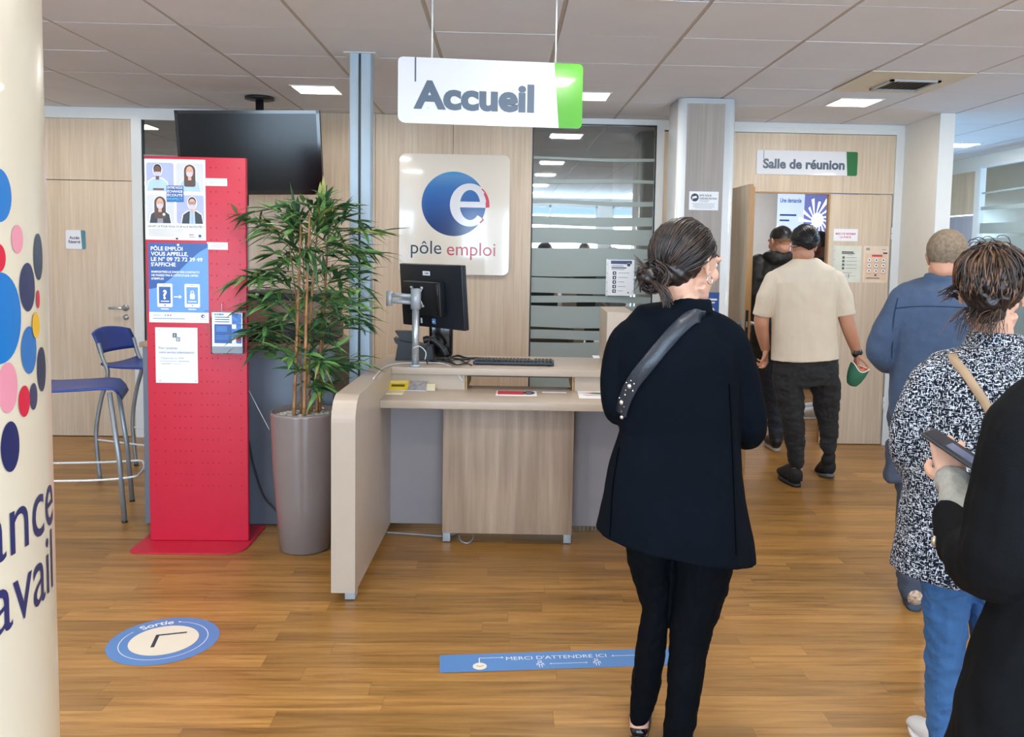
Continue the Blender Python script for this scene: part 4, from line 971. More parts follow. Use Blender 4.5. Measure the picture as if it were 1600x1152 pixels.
# ================================================================== BAR STOOLS
stool_blue = mat('blue_plastic', '25408F', 0.38, var=0.05); stool_leg = mat('grey_tube', '8C9296', 0.35, 0.4)
def make_stool():
    r0 = empty('bar_stool', (0, 0, 0), 'x', 'bar stool')
    # stool faces +X; seat 0.42 deep
    b = MB(); vs = []; fs = []; nu, nv = 10, 8
    prof = [(-.21, .020), (-.17, .004), (-.08, .0), (.04, .002), (.14, .006), (.19, .002), (.215, -.018), (.225, -.045)]
    for i, (x, z) in enumerate(prof):
        for j in range(nv + 1):
            y = -.19 + .38 * j / nv; y *= 1 - .06 * (i > 4); zz = z + .012 * (abs(y) / .19) ** 2 * (i < 6)
            vs.append((x, y, .74 + zz))
    for i in range(len(prof) - 1):
        for j in range(nv): a = i * (nv + 1) + j; fs.append((a, a + 1, a + nv + 2, a + nv + 1))
    n0 = len(vs); vs += [(v[0] + (.006 if v[0] > .2 else 0), v[1], v[2] - .014) for v in vs]; fs += [tuple(n0 + k for k in f[::-1]) for f in fs]
    ed = [[j for j in range(nv + 1)], [(len(prof) - 1) * (nv + 1) + j for j in range(nv + 1)], [i * (nv + 1) for i in range(len(prof))], [i * (nv + 1) + nv for i in range(len(prof))]]
    for e in ed:
        for a, c in zip(e, e[1:]): fs.append((a, c, n0 + c, n0 + a))
    b.add(vs, fs, stool_blue, True); b.build('seat', r0, fix=True)
    b = MB(); vs = []; fs = []
    for i in range(7):
        z = .83 + .16 * i / 6; lean = -.215 - .045 * (i / 6)
        for j in range(13):
            t = -1 + 2 * j / 12; y = t * .195; zz = z - (.03 * t * t if i > 3 else 0) * (i - 3) / 3; vs.append((lean - .035 * (1 - t * t) + .012, y, zz))
    for i in range(6):
        for j in range(12): a = i * 13 + j; fs.append((a, a + 1, a + 14, a + 13))
    n0 = len(vs); vs += [(v[0] - .014, v[1], v[2]) for v in vs]; fs += [tuple(n0 + k for k in f[::-1]) for f in fs]
    for e in ([j for j in range(13)], [78 + j for j in range(13)], [i * 13 for i in range(7)], [i * 13 + 12 for i in range(7)]):
        for a, c in zip(e, e[1:]): fs.append((a, c, n0 + c, n0 + a))
    b.add(vs, fs, stool_blue, True); b.build('backrest', r0, fix=True)
    for s_ in (-1, 1):
        b = MB(); b.tube(spline([(-.225, s_ * .195, .0), (-.245, s_ * .195, .30), (-.215, s_ * .19, .52), (-.17, s_ * .185, .70), (-.20, s_ * .185, .80), (-.225, s_ * .185, .90)], 5), .0125, stool_leg, 10); b.tube([(-.225, s_ * .195, .0), (-.225, s_ * .195, .012)], .014, black, 10); b.build('leg', r0)
        b = MB(); b.tube([(.235, s_ * .205, .0), (.215, s_ * .195, .35), (.175, s_ * .175, .725)], .0125, stool_leg, 10); b.tube([(.235, s_ * .205, .0), (.234, s_ * .205, .012)], .014, black, 10); b.build('leg', r0)
    b = MB(); b.tube(spline([(-.24, -.195, .27), (.10, -.205, .25), (.27, -.19, .25), (.30, -.12, .25), (.31, 0, .25), (.30, .12, .25), (.27, .19, .25), (.10, .205, .25), (-.24, .195, .27)], 5), .006, frame_white, 8); b.build('footrest', r0)
    return r0
def clone(src, loc, label, rz=0, **kw):
    c = src.copy(); COL.objects.link(c); c.location = loc; c.rotation_euler = (0, 0, rz); c['label'] = label
    for ch in list(src.children):
        d = ch.copy(); COL.objects.link(d); d.parent = c
        for g in ch.children: e = g.copy(); COL.objects.link(e); e.parent = d
    return c
s0 = make_stool(); s0['group'] = 'blue bar stools'
s0.location = (-2.399, 4.784, 0); s0.rotation_euler = (0, 0, math.radians(18)); s0.scale = (1.12, 1, 1); s0['label'] = 'nearer blue bar stool, its seat reaching out from behind the round column'
clone(s0, (-2.33, 5.657, 0), 'farther blue bar stool with curved backrest, in front of the left oak door', math.radians(-10))
# ================================================================== RECEPTION DESK
DX, DY = -0.733, 3.61
D0 = empty('reception_desk', (DX, DY, 0), 'beige reception desk with a curved end panel, low shelf and wood front', 'desk', math.radians(-1.6))
lac = mat('beige_lacquer', 'B4A595', 0.36); lac_d = mat('grey_beige_panel', 'A09A9C', 0.5, var=0.02)
EZ = .905; ED = 1.50
def end_panel(x0, x1):
    b = MB(); R = .11; pts = [(0, .045)]
    for i in range(11):
        a = PI - PI / 2 * i / 10; pts.append((R + R * math.cos(a), EZ - R + R * math.sin(a)))
    pts += [(ED, EZ), (ED, .045)]; n = len(pts)
    vs = [(x0, p[0], p[1]) for p in pts] + [(x1, p[0], p[1]) for p in pts]
    b.add(vs, [list(range(n)), list(range(2 * n - 1, n - 1, -1))], lac); b.add(vs, [(i, n + i, n + (i + 1) % n, (i + 1) % n) for i in range(n)], lac, False)
    for f_i in range(len(b.f)):
        pass
    o_ = b.build('end_panel', D0, fix=True); return o_
end_panel(0, .104); end_panel(1.40, 1.504)
for x in (.075, 1.43):
    b = MB(); b.rbox((x - .022, .03, 0.004), (x + .022, .10, .05), alu_paint, .002); b.tube([(x, .055, 0), (x, .055, .006)], .018, black, 12); b.build('foot', D0)
    b = MB(); b.rbox((x - .022, 1.3, 0), (x + .022, 1.37, .05), alu_paint, .002); b.build('foot', D0)
b = MB(); b.rbox((.104, .595, .748), (1.40, 1.10, .788), lac, .003); b.build('low_shelf', D0)
b = MB(); b.rbox((.104, .945, .868), (1.40, 1.50, .906), lac, .003); b.build('worktop', D0)
# riser under the worktop, with an opening
chip = mat('chipboard', 'B08E63', .8, var=.3, scale=200)
b = MB(); b.box((.104, .965, .788), (.505, .983, .868), lac); b.box((1.09, .965, .788), (1.40, .983, .868), lac)
b.box((.498, .965, .788), (.512, 1.30, .868), chip); b.box((1.082, .965, .788), (1.096, 1.30, .868), chip); b.box((.512, .975, .858), (1.082, 1.01, .868), black); b.build('riser', D0)
b = MB(); b.box((.104, .945, .048), (1.40, .963, .748), lac_d); b.build('modesty_panel', D0)
b = MB(); b.rbox((.405, .765, .058), (1.085, .783, .748), wood_desk, .001); b.build('wood_front', D0)
for x in (.425, 1.063):
    b = MB(); b.rbox((x - .02, .79, .004), (x + .02, .83, .06), alu_paint, .002); b.box((x - .02, .79, .06), (x + .02, .83, .7), alu_paint); b.tube([(x, .81, 0), (x, .81, .006)], .014, black, 12); b.build('foot', D0)
# raised back section on the right
b = MB(); b.rbox((1.27, 1.06, .907), (1.42, 1.52, 1.215), lac, .004); b.build('raised_side', D0)
b = MB()
for k in range(9): b.box((1.14 + k * .022, 1.0, .0), (1.15 + k * .022, 1.01, .045), mat('cable_tray', '8F8266', .5))
b.build('cable_tray', D0)
def DW(x, y, z): return D0.matrix_world @ Vector((x, y, z))
bpy.context.view_layer.update()
TOPZ = .9065
# ------------------------------------------------ things on the desk
def dloc(px, py, z): v = spot(px, py, 2, z); return v
yel = mat('yellow_print', 'E0C02A', .5, var=.1); 
def stack(name, px, py, w, d, rz, m, label, h=.008, extra=None, z=.7885, cat='leaflets', lean=0):
    p = dloc(px, py, z); b = MB(); b.box((-w / 2, -d / 2, 0), (w / 2, d / 2, h * .6), paper); b.box((-w / 2, -d / 2, h * .6), (w / 2, d / 2, h), m)
    if extra: extra(b, h)
    o_ = b.build(name, None, (p.x, p.y, z)); o_.rotation_euler = (0, 0, rz)
    if lean: a_ = math.radians(lean); o_.rotation_euler = (a_, 0, rz); o_.location = (p.x, 4.555 - d / 2 * math.cos(a_), z + d / 2 * math.sin(a_))
    return tag(o_, label, cat)
stack('leaflet_stack', 621, 609, .118, .08, .02, yel, 'small stack of yellow leaflets leaning at the left end of the low shelf', .012, lambda b, h: (b.box((-.03, -.02, h), (.04, .0, h + .0006), mat('dark_olive_print', '5A5218', .5)), b.box((-.05, .012, h), (.05, .03, h + .0006), mat('pale_yellow_card', 'DECF98', .5))), lean=28)
stack('leaflet_stack', 652, 609, .105, .08, -.02, mat('grey_print', '9A979A', .5, var=.35, scale=60), 'small stack of grey leaflets leaning next to the yellow ones', .010, lean=24)
stack('leaflet_stack', 673.5, 609, .045, .06, .02, mat('cream_card', 'E3DDB8', .5), 'few cream cards right of the grey leaflets', .005, lean=24)
stack('leaflet_stack', 614, 614, .11, .09, .0, mat('pale_yellow_card', 'DECF98', .5), 'pale yellow card at the front left of the low shelf', .004)
def rx(b, h):
    b.box((-.10, -.045, h), (.04, .065, h + .0005), ink_red); 
    n = 24; b.add([(.065 + .032 * math.cos(2 * PI * k / n), .012 + .055 * math.sin(2 * PI * k / n), h + .0008) for k in range(n)], [list(range(n))], ink); b.add([(.065 + .015 * math.cos(2 * PI * k / n), .012 + .028 * math.sin(2 * PI * k / n), h + .0012) for k in range(n)], [list(range(n))], gry)
stack('info_card', 807, 615, .215, .15, -.02, paper, 'white card with a red panel and dark portrait lying on the low shelf', .0015, rx, cat='card')
stack('white_strip', 866, 613.5, .13, .03, 0, paper, 'narrow white paper strip on the low shelf', .001, cat='paper')
def gx_(b, h):
    n = 24; b.add([(-.0 + .06 * math.cos(2 * PI * k / n), .03 + .028 * math.sin(2 * PI * k / n), h + .0005) for k in range(n)], [list(range(n))], mat('leaf_green_print', '3C7A48', .5)); b.add([(-.085, .03, h + .0006), (-.04, .015, h + .0006), (-.04, .045, h + .0006)], [(0, 1, 2)], ink_red)
    b.box((-.09, -.03, h), (.09, -.022, h + .0005), ink_red); b.box((-.08, -.05, h), (.08, -.044, h + .0005), ink_soft)
stack('info_sheet', 937, 617, .23, .24, -.03, paper, 'white sheet with a green and red leaf drawing beside the woman in black', .0015, gx_, cat='paper')
p = dloc(934, 559, TOPZ); b = MB(); b.rbox((-.03, -.05, 0), (.05, .05, .008), paper, .002); o_ = b.build('note_pad', None, (p.x, p.y, TOPZ)); tag(o_, 'white note pad at the back right of the worktop', 'note pad')
# monitor arm
p = dloc(649, 573, TOPZ); ar = empty('monitor_arm', (p.x, p.y, TOPZ), 'silver monitor arm clamped on a post near the left of the worktop', 'monitor arm')
AY = p.y; k = AY / F; H1 = spot(649, 452, 1, AY).z - TOPZ; H0 = spot(649, 483, 1, AY).z - TOPZ
b = MB(); b.tube([(0, 0, .0), (0, 0, .012)], .030, alu_paint, 24); b.tube([(0, 0, .01), (0, 0, H0 + .01)], .0195, alu, 24)
for i in range(11): b.tube([(0, 0, .04 + i * .022), (0, 0, .0415 + i * .022)], .0202, alu_paint, 20)
b.build('post', ar)
b = MB(); b.tube([(0, 0, H0), (0, 0, H1)], .0275, alu_paint, 24); b.tube([(0, 0, H1), (0, 0, H1 + .004)], .018, alu_paint, 24); b.build('collar', ar)
hx_ = spot(609, 465, 1, AY).x - p.x; z_1 = spot(609, 461, 1, AY).z - TOPZ; z_2 = spot(609, 471, 1, AY).z - TOPZ
b = MB(); b.tube([(-.02, 0, z_1 - .004), (hx_, 0.01, z_1)], .0115, alu_paint, 14); b.tube([(hx_, .01, z_2 + .002), (-.01, .01, z_2 - .006)], .0115, alu_paint, 14)
b.tube([(hx_ - .004, .01, z_2 - .025), (hx_ - .004, .01, z_1 + .02)], .0165, alu_paint, 20); b.tube([(hx_, .02, z_2), (.00, .075, z_2 + .01)], .012, alu_paint, 14); b.build('folding_arm', ar)
# monitor, seen from behind
MY = 4.76
c_ = [spot(*q, 1, MY) for q in ((626, 413), (730, 408), (737, 514), (631, 510))]
mo = empty('computer_monitor', ((c_[0].x + c_[1].x) / 2, MY, (c_[0].z + c_[3].z) / 2), 'black computer monitor seen from behind on the reception desk', 'monitor', math.radians(-44))
mw = .262; mh = .178
MM = Matrix.Rotation(math.radians(5), 4, 'X')
mblue = mat('monitor_back', '111822', .42, var=.04)
b = MB(); b.rbox((-mw, -.02, -mh), (mw, .015, mh), mblue, .006, MM); shell = b.build('rear_shell', mo)
b = MB(); b.box((-mw + .012, .0148, -mh + .015), (mw - .012, .0165, mh - .012), mat('lit_screen', 'BFD3EA', .3, emit='A9C4E6', estr=1.2), MM); b.build('screen', mo)
b = MB(); b.rbox((-.19, -.062, -.105), (.12, -.02, .085), black, .006, MM); b.rbox((.09, -.058, -.095), (.11, -.066, .075), black_gloss, .003, MM); cov = b.build('rear_cover', mo)
b = MB(); ctr = Vector((-.062, -.07, 0))
for a_ in (50, 130, 230, 310):
    d = Vector((math.cos(math.radians(a_)) * .068, 0, math.sin(math.radians(a_)) * .066)); b.tube([ctr, ctr + d * .5 + Vector((0, .002, 0)), ctr + d], [(.026, .004), (.013, .004), (.010, .004)], alu, 8, side=(d.z, 0, -d.x), M=MM)
    b.tube([MM @ (ctr + d + Vector((0, -.004, 0))), MM @ (ctr + d + Vector((0, .01, 0)))], .008, alu, 12)
b.tube([ctr + Vector((-.0, -.04, -.0)), ctr + Vector((0, .0, -.0))], .018, alu, 12, M=MM); b.build('mounting_bracket', cov)
for dr in (lambda f: (f.rect(-.058, mh - .062, .004, mh - .038, print_white, 1), f.rect(-.043, mh - .053, -.039, mh - .046, ink, 2), f.rect(-.034, mh - .053, -.008, mh - .047, ink_blue, 2)),
           lambda f: f.rect(-.10, -mh + .02, -.085, -mh + .05, print_white, 1),
           lambda f: (f.rect(-.002, -mh + .022, .03, -mh + .052, ink_light, 1), f.rect(.002, -mh + .03, .02, -mh + .04, print_white, 2))):
    f = Flat(); dr(f); o_ = f.build('rating_label', shell); o_.matrix_local = MM @ Matrix.Translation((0, -.0205, 0))
# black stand / speaker behind the monitor
p = dloc(686, 562, TOPZ); px_, py_ = p.x, 5.03
b = MB(); b.rbox((-.070, -.04, 0), (.070, .05, .28), black_gloss, .02); o_ = b.build('black_speaker', None, (px_, py_, TOPZ)); tag(o_, 'tall black rounded device standing under the monitor', 'speaker')
# desk phone with tilted display
p = dloc(645, 563, TOPZ); ph_ = empty('desk_phone', (p.x + .02, p.y + .03, TOPZ), 'black desk telephone with tilted screen and handset behind the monitor post', 'telephone')
b = MB(); b.prism([(-.12, 0), (.10, 0), (.09, .08), (-.09, .11), (-.125, .12), (-.13, .125), (-.12, .10), (-.105, .09)], -.04, .08, black); b.prism([(-.125, .165), (-.02, .165), (-.02, .135), (-.10, .128)], -.02, .04, black); b.prism([(-.10, .10), (-.02, .10), (-.02, .14), (-.105, .135)], -.01, .03, black); b.build('body', ph_)
b = MB(); b.tube(spline([(.045, -.06, .12), (.09, -.065, .125), (.15, -.06, .075), (.17, -.055, .035)], 5), [(.022, .02)] * 4 + [(.015, .015)] * 7 + [(.022, .02)] * 5, black, 12); b.build('handset', ph_)
# keyboard
p = dloc(803, 569, TOPZ); kb = empty('keyboard', (p.x, p.y, TOPZ), 'black computer keyboard on the worktop', 'keyboard', math.radians(-3))
b = MB(); b.rbox((-.225, -.07, .004), (.225, .075, .020), mat('keyboard_blue_black', '252F3D', .45), .004); b.tube([(-.2, -.06, 0), (-.2, -.06, .006)], .008, black, 8); b.tube([(.2, -.06, 0), (.2, -.06, .006)], .008, black, 8); b.tube([(-.2, .06, 0), (-.2, .06, .01)], .008, black, 8); b.tube([(.2, .06, 0), (.2, .06, .01)], .008, black, 8); b.build('case', kb)
b = MB()
for r_ in range(6):
    for c in range(21):
        if c in (15, ) and r_ > 0: continue
        x = -.213 + c * .0205; y = -.058 + r_ * .0215; b.rbox((x, y, .020), (x + .0165, y + .0175, .0265), black, .002, seg=1)
b.build('keys', kb)
# cables on the desk
cord('white_cable', [spot(583, 592, 2, .915), spot(600, 574, 2, .912), spot(625, 568, 2, .911), spot(660, 567, 2, .911), spot(690, 568, 2, .911), spot(708, 576, 1, 4.58), spot(720, 592, 1, 4.55), spot(726, 605, 1, 4.60)], .0032, mat('white_cable', 'D9D9D9', .4), 'white cable running over the worktop and down to the low shelf')
cord('white_cable', [spot(645, 545, 1, AY - .03), spot(655, 541, 1, AY - .04), spot(665, 550, 1, AY - .03), spot(664, 562, 1, AY - .02)], .0028, mat('white_cable', 'D9D9D9', .4), 'white cable looped around the monitor post')
cord('video_cable', [spot(684, 490, 1, 4.77), spot(684, 508, 1, 4.76), spot(672, 530, 1, 4.74), spot(664, 550, 1, 4.72), spot(668, 569, 2, TOPZ + .006)], .0035, black, 'grey-black cable hanging from the monitor to the worktop')
tang = MB(); random.seed(9)
for i in range(6):
    pts = [spot(668 + i * 3, 566, 2, TOPZ + .005)]
    for j in range(4): pts.append(spot(680 + j * 17 + random.uniform(-6, 6), 567 + random.uniform(-7, 4), 2, TOPZ + .005 + random.uniform(0, .012)))
    tang.tube(spline(pts, 5), .0035, black, 6)
o_ = tang.build('cable_tangle'); tag(o_, 'tangle of thin black cables between phone and keyboard', 'cables'); o_['kind'] = 'stuff'
cord('curly_cord', [spot(700, 560, 2, TOPZ + .01), spot(715, 556, 2, TOPZ + .012), spot(730, 560, 2, TOPZ + .008), spot(748, 560, 2, TOPZ + .01), spot(762, 562, 2, TOPZ + .008)], .007, black, 'thick curly black phone cord left of the keyboard')
g_c = mat('grey_cable', '9FA6AA', .5)
cord('floor_cable', [spot(604, 832, 2, .006), spot(630, 834, 2, .006), spot(660, 836, 2, .006), spot(690, 838, 2, .006), spot(705, 836, 2, .006), spot(716, 832, 2, .006)], .005, g_c, 'grey cable lying under the desk at the left')
cord('floor_cable', [spot(717, 836, 1, 4.45), spot(720, 845, 2, .006), spot(730, 849, 2, .006), spot(738, 843, 2, .006), spot(740, 836, 1, 4.45)], .004, g_c, 'loop of grey cable hanging under the wood front')
# lettered screen in the meeting room
scr = mat('projected_white', 'B9CCF6', .6, emit='C0D2FF', estr=.8); scr2 = mat('projected_violet', '7F86C8', .6, emit='7A84CC', estr=.42); scr3 = mat('projected_light', 'E8F0FF', .6, emit='E4ECFF', estr=.95)
SY_ = 9.50; a1, a2 = spot(1216, 290, 1, SY_), spot(1303, 390, 1, SY_)
f = Flat(); w_, h_ = .92, 1.35; 
f.back([(0, 0), (w_, 0), (w_, h_), (0, h_)], .01, print_white); f.poly([(0, 0), (.27, 0), (.30, .7), (.31, h_), (0, h_)], scr, 1); f.poly([(.27, 0), (w_, 0), (w_, h_), (.31, h_), (.30, .7)], scr2, 1)
f.text('Une demande', .03, 1.12, .07, ink_blue, 2, bold=.02, width=.24); 
for i_, (x1, z) in enumerate(((.22, .97), (.14, .91))): f.rect(.03, z, x1, z + .018, ink_blue, 2)
cx_, cz_ = .46, .93
for i_ in range(15):
    a_ = 2 * PI * i_ / 15 + .2; q = .15 + .08 * ((i_ * 7) % 5) / 5; f.poly([(cx_ + .03 * math.cos(a_ + 1.3), cz_ + .03 * math.sin(a_ + 1.3)), (cx_ + q * math.cos(a_ - .09), cz_ + q * 1.25 * math.sin(a_ - .09)), (cx_ + q * math.cos(a_ + .09), cz_ + q * 1.25 * math.sin(a_ + .09))], scr3, 2)
f.disc(cx_, cz_, .07, .08, scr3, 3)
o_ = f.build('projection_screen', None, (a1.x, SY_, 2.36 - h_ + .0)); tag(o_, 'bright blue and violet projected slide seen through the open meeting room door', 'projection screen')
# ================================================================== PEOPLE
from mathutils.bvhtree import BVHTree
def fuse(mb, name, voxel, m, smooth=4, fn=None, matfn=None, mats=None):
    """grow all the pieces of mb into one continuous skin"""
    me = mb.mesh('tmp'); ob = bpy.data.objects.new('tmp', me); COL.objects.link(ob)
    md = ob.modifiers.new('r', 'REMESH'); md.mode = 'VOXEL'; md.voxel_size = voxel; md.use_smooth_shade = True
    if smooth: sm = ob.modifiers.new('s', 'SMOOTH'); sm.factor = 0.5; sm.iterations = smooth
    dg = bpy.context.evaluated_depsgraph_get(); dg.update()
    out = bpy.data.meshes.new_from_object(ob.evaluated_get(dg), depsgraph=dg); out.name = name
    bpy.data.objects.remove(ob); bpy.data.meshes.remove(me)
    out.materials.clear()
    for q in (mats or [m]): out.materials.append(q)
    out.polygons.foreach_set('use_smooth', [True] * len(out.polygons))
    if fn:
        co = [v.co.copy() for v in out.vertices]; no = [v.normal.copy() for v in out.vertices]
        for v, c, n in zip(out.vertices, co, no): v.co = fn(c, n)
    if matfn: out.polygons.foreach_set('material_index', [matfn(p.center) for p in out.polygons])
    else: out.polygons.foreach_set('material_index', [0] * len(out.polygons))
    out.update(); return out
def place(me, name, parent):
    o = bpy.data.objects.new(name, me); COL.objects.link(o); o.parent = parent
    o.matrix_parent_inverse = parent.matrix_world.inverted() if False else Matrix.Translation(-parent.location)
    return o
def pbuild(mb, name, parent, fix=False):
    o = mb.build(name, parent, fix=fix); o.matrix_parent_inverse = Matrix.Translation(-parent.location)
    if hasattr(mb, 'sole'): pbuild(mb.sole, 'sole', o)
    return o
def folds(amp, sc=9.0, zs=0.45, seed=0.0, fine=0.0):
    def fn(c, n):
        q = Vector((c.x * sc + seed, c.y * sc, c.z * sc * zs)); d = noise.noise(q) * amp + noise.noise(q * 2.3) * amp * .5
        w_ = Vector((c.x * 26 + seed, c.y * 26, c.z * 11 + noise.noise(q) * 3)); d += noise.noise(w_) * fine
        return c + n * d
    return fn
def head_shape(b, M, m=None, ears=True):
    B = lambda c, r_, n=20, k=14: b.ball(c, r_, m, n, k, M)
    B((0, -.014, .030), (.075, .097, .086)); B((0, .022, .012), (.068, .068, .072)); B((0, .034, -.038), (.054, .056, .070)); B((0, .070, -.090), (.024, .020, .018)); B((0, .040, -.075), (.044, .046, .032))
    for s_ in (-1, 1):
        B((s_ * .040, .056, -.022), (.024, .028, .026)); B((s_ * .030, .084, .026), (.026, .012, .010))
        b.tube([(s_ * .058, .0, -.055), (s_ * .044, .038, -.085)], [.014, .014], m, 10, M=M)
        if ears:
            b.tube([(s_ * .072, .004, -.026), (s_ * .078, -.001, -.028), (s_ * .084, -.010, -.010), (s_ * .088, -.018, .010), (s_ * .086, -.014, .026), (s_ * .080, -.002, .028), (s_ * .075, .006, .016)], [.006, .0065, .0045, .0045, .0045, .0045, .004], m, 8, M=M)
            B((s_ * .078, -.006, .0), (.005, .013, .024), 12, 8)
    b.tube([(0, .088, .022), (0, .098, .004), (0, .112, -.020), (0, .106, -.030)], [.008, .009, .012, .008], m, 10, M=M); 
    for s_ in (-1, 1): B((s_ * .011, .100, -.026), (.008, .010, .007), 10, 8)
    B((0, .089, -.052), (.022, .009, .006), 12, 8); B((0, .088, -.061), (.019, .009, .006), 12, 8)
def head_mat(center, yaw, pitch=0.0, roll=0.0, s=1.0):
    return Matrix.Translation(center) @ Matrix.Rotation(yaw, 4, 'Z') @ Matrix.Rotation(pitch, 4, 'X') @ Matrix.Rotation(roll, 4, 'Y') @ Matrix.Scale(s, 4)
eye_w = mat('eye_white', 'E8E4DE', .2); eye_i = mat('eye_iris', '33231A', .2)
def eyes(parent, M):
    for s_ in (-1, 1):
        b = MB(); b.ball((s_ * .031, .0775, .010), .0125, eye_w, 14, 10, M); b.ball((s_ * .031, .0845, .010), .0062, eye_i, 12, 8, M)
        b.tube([(s_ * .018, .086, .014), (s_ * .031, .089, .019), (s_ * .044, .083, .013)], .0016, eye_i, 6, M=M); b.tube([(s_ * .016, .0905, .034), (s_ * .031, .0905, .038), (s_ * .048, .078, .033)], [(.002, .003), (.002, .004), (.002, .002)], eye_i, 6, M=M)
        pbuild(b, 'eye', parent)
def limb(b, pts, rad, n=16, side=None, m=None, k=5):
    """smooth tapered limb with round ends"""
    P = [np.r_[np.array(p, float), (q if isinstance(q, (tuple, list)) else (q, q))] for p, q in zip(pts, rad)]
    Q = spline(P, k); pts2 = [Vector(v[:3]) for v in Q]; rr = [(max(v[3], .003), max(v[4], .003)) for v in Q]
    d0 = (pts2[0] - pts2[1]).normalized(); d1 = (pts2[-1] - pts2[-2]).normalized(); r0 = min(rr[0]); r1 = min(rr[-1])
    a = [(pts2[0] + d0 * r0 * .92, (rr[0][0] * .35, rr[0][1] * .35)), (pts2[0] + d0 * r0 * .6, (rr[0][0] * .78, rr[0][1] * .78))]
    z = [(pts2[-1] + d1 * r1 * .6, (rr[-1][0] * .78, rr[-1][1] * .78)), (pts2[-1] + d1 * r1 * .92, (rr[-1][0] * .35, rr[-1][1] * .35))]
    b.tube([q[0] for q in a] + pts2 + [q[0] for q in z], [q[1] for q in a] + rr + [q[1] for q in z], m, n, side)
def sl(rad, keep=0, k=.62):
    """limb radii slimmed where cloth covers them"""
    n = len(rad); return [q if i >= n - keep else (tuple(v * k for v in q) if isinstance(q, tuple) else q * k) for i, q in enumerate(rad)]
def tuck(me, cloths, depth=.005, reach=.011):
    """skin that all but touches a cloth is pulled just under it"""
    for c in cloths:
        t = bvh(c)
        for v in me.vertices:
            h = t.find_nearest(v.co, reach)
            if h[0] is not None and (v.co - h[0]).dot(h[1]) > -depth: v.co = h[0] - h[1] * depth
def hand_shape(b, M, curl=(0.5, 0.6, 0.7, 0.8), thumb=0.2, m=None, s=1.0, mirror=1):
    """wrist at origin, fingers along +Y, palm facing -Z, thumb towards +X (mirror = -1: -X)"""
    V = lambda x, y, z: M @ Vector((x * s * mirror, y * s, z * s))
    def T(pts, rad, n=10): b.tube([V(*p) for p in pts], [(r_ * s if not isinstance(r_, tuple) else (r_[0] * s, r_[1] * s)) for r_ in rad], m, n, side=(M.to_3x3() @ Vector((1, 0, 0))))
    T([(0, -.03, 0), (0, 0, 0), (.001, .03, -.001), (.0, .062, -.001), (0, .088, 0), (0, .097, 0)], [(.026, .019), (.027, .018), (.036, .017), (.041, .0155), (.041, .0125), (.034, .008)], 16)
    for i, (x, L_) in enumerate(((.0315, .072), (.0105, .080), (-.0108, .075), (-.031, .059))):
        a = 0; p = [x, .088 - (.006 if i == 3 else 0), 0]; pts = [tuple(p)]; rr = [.0092]
        for j, q in enumerate((.44, .30, .26)):
            a += curl[i] * (1.0, 1.25, .8)[j]
            p = [p[0] + .002 * (1, 0, 0, -1)[i], p[1] + math.cos(a) * L_ * q, p[2] - math.sin(a) * L_ * q]; pts.append(tuple(p)); rr.append((.0086, .0080, .0066)[j])
        T([pts[0]] + pts[1:], rr)
        b.ball(V(*pts[-1]), .0064 * s, m, 8, 6); b.ball(V(*pts[1]), .0088 * s, m, 8, 6); b.ball(V(*pts[0]), .0105 * s, m, 8, 6)
    t = thumb
    T([(.022, .012, -.004), (.042, .034, -.010 - .02 * t), (.056 - .01 * t, .058, -.016 - .04 * t), (.060 - .024 * t, .084, -.020 - .055 * t)], [.016, .0135, .0105, .0082]); b.ball(V(.060 - .024 * t, .084, -.020 - .055 * t), .008 * s, m, 8, 6)
def basis(y, z):
    """matrix with +Y along y and +Z near z"""
    y = Vector(y).normalized(); z = Vector(z); z = (z - y * z.dot(y)).normalized(); x = y.cross(z)
    return Matrix((x, y, z)).transposed().to_4x4()
def shoe(b, heel, dirv, L_=.27, w=.048, h=.075, m=None, sole=None, pitch=0.0):
    """heel: back of the heel on the ground; dirv: where the toe points"""
    d = Vector(dirv).normalized(); M = Matrix.Translation(heel) @ basis(d, (0, 0, 1)) @ Matrix.Rotation(pitch, 4, 'X')
    pr = [(0.0, .6, .75), (.02, .80, 1.0), (.08, .84, 1.05), (.14, .86, .95), (.20, .98, .68), (.25, .86, .50), (.27, .50, .34)]
    k = L_ / .27
    pts = [M @ Vector((0, y * k, h * q / 2 + .014)) for y, a, q in pr]
    b.tube(pts, [(w * a, h * q / 2) for y, a, q in pr], m, 18, side=M.to_3x3() @ Vector((1, 0, 0)))
    if sole is not None:
        P = []
        for i in range(28):
            t = i / 28 * 2 * PI; y = L_ / 2 - math.cos(t) * (L_ / 2 + .004); ww = w * (.86 + .16 * math.sin(PI * min(1, max(0, (y / L_ - .2) / .8)))) * (abs(math.sin(t)) ** .6) * (1 if math.sin(t) > 0 else -1)
            P.append((ww, y))
        n = 28; b.sole = MB(); b.sole.add([M @ Vector((p[0], p[1], 0.001)) for p in P] + [M @ Vector((p[0] * 1.02, p[1], .022)) for p in P], [list(range(n)), list(range(2 * n - 1, n - 1, -1))] + [(i, n + i, n + (i + 1) % n, (i + 1) % n) for i in range(n)], sole, True)
    return M
def bvh(me): return BVHTree.FromPolygons([v.co.copy() for v in me.vertices], [list(p.vertices) for p in me.polygons])
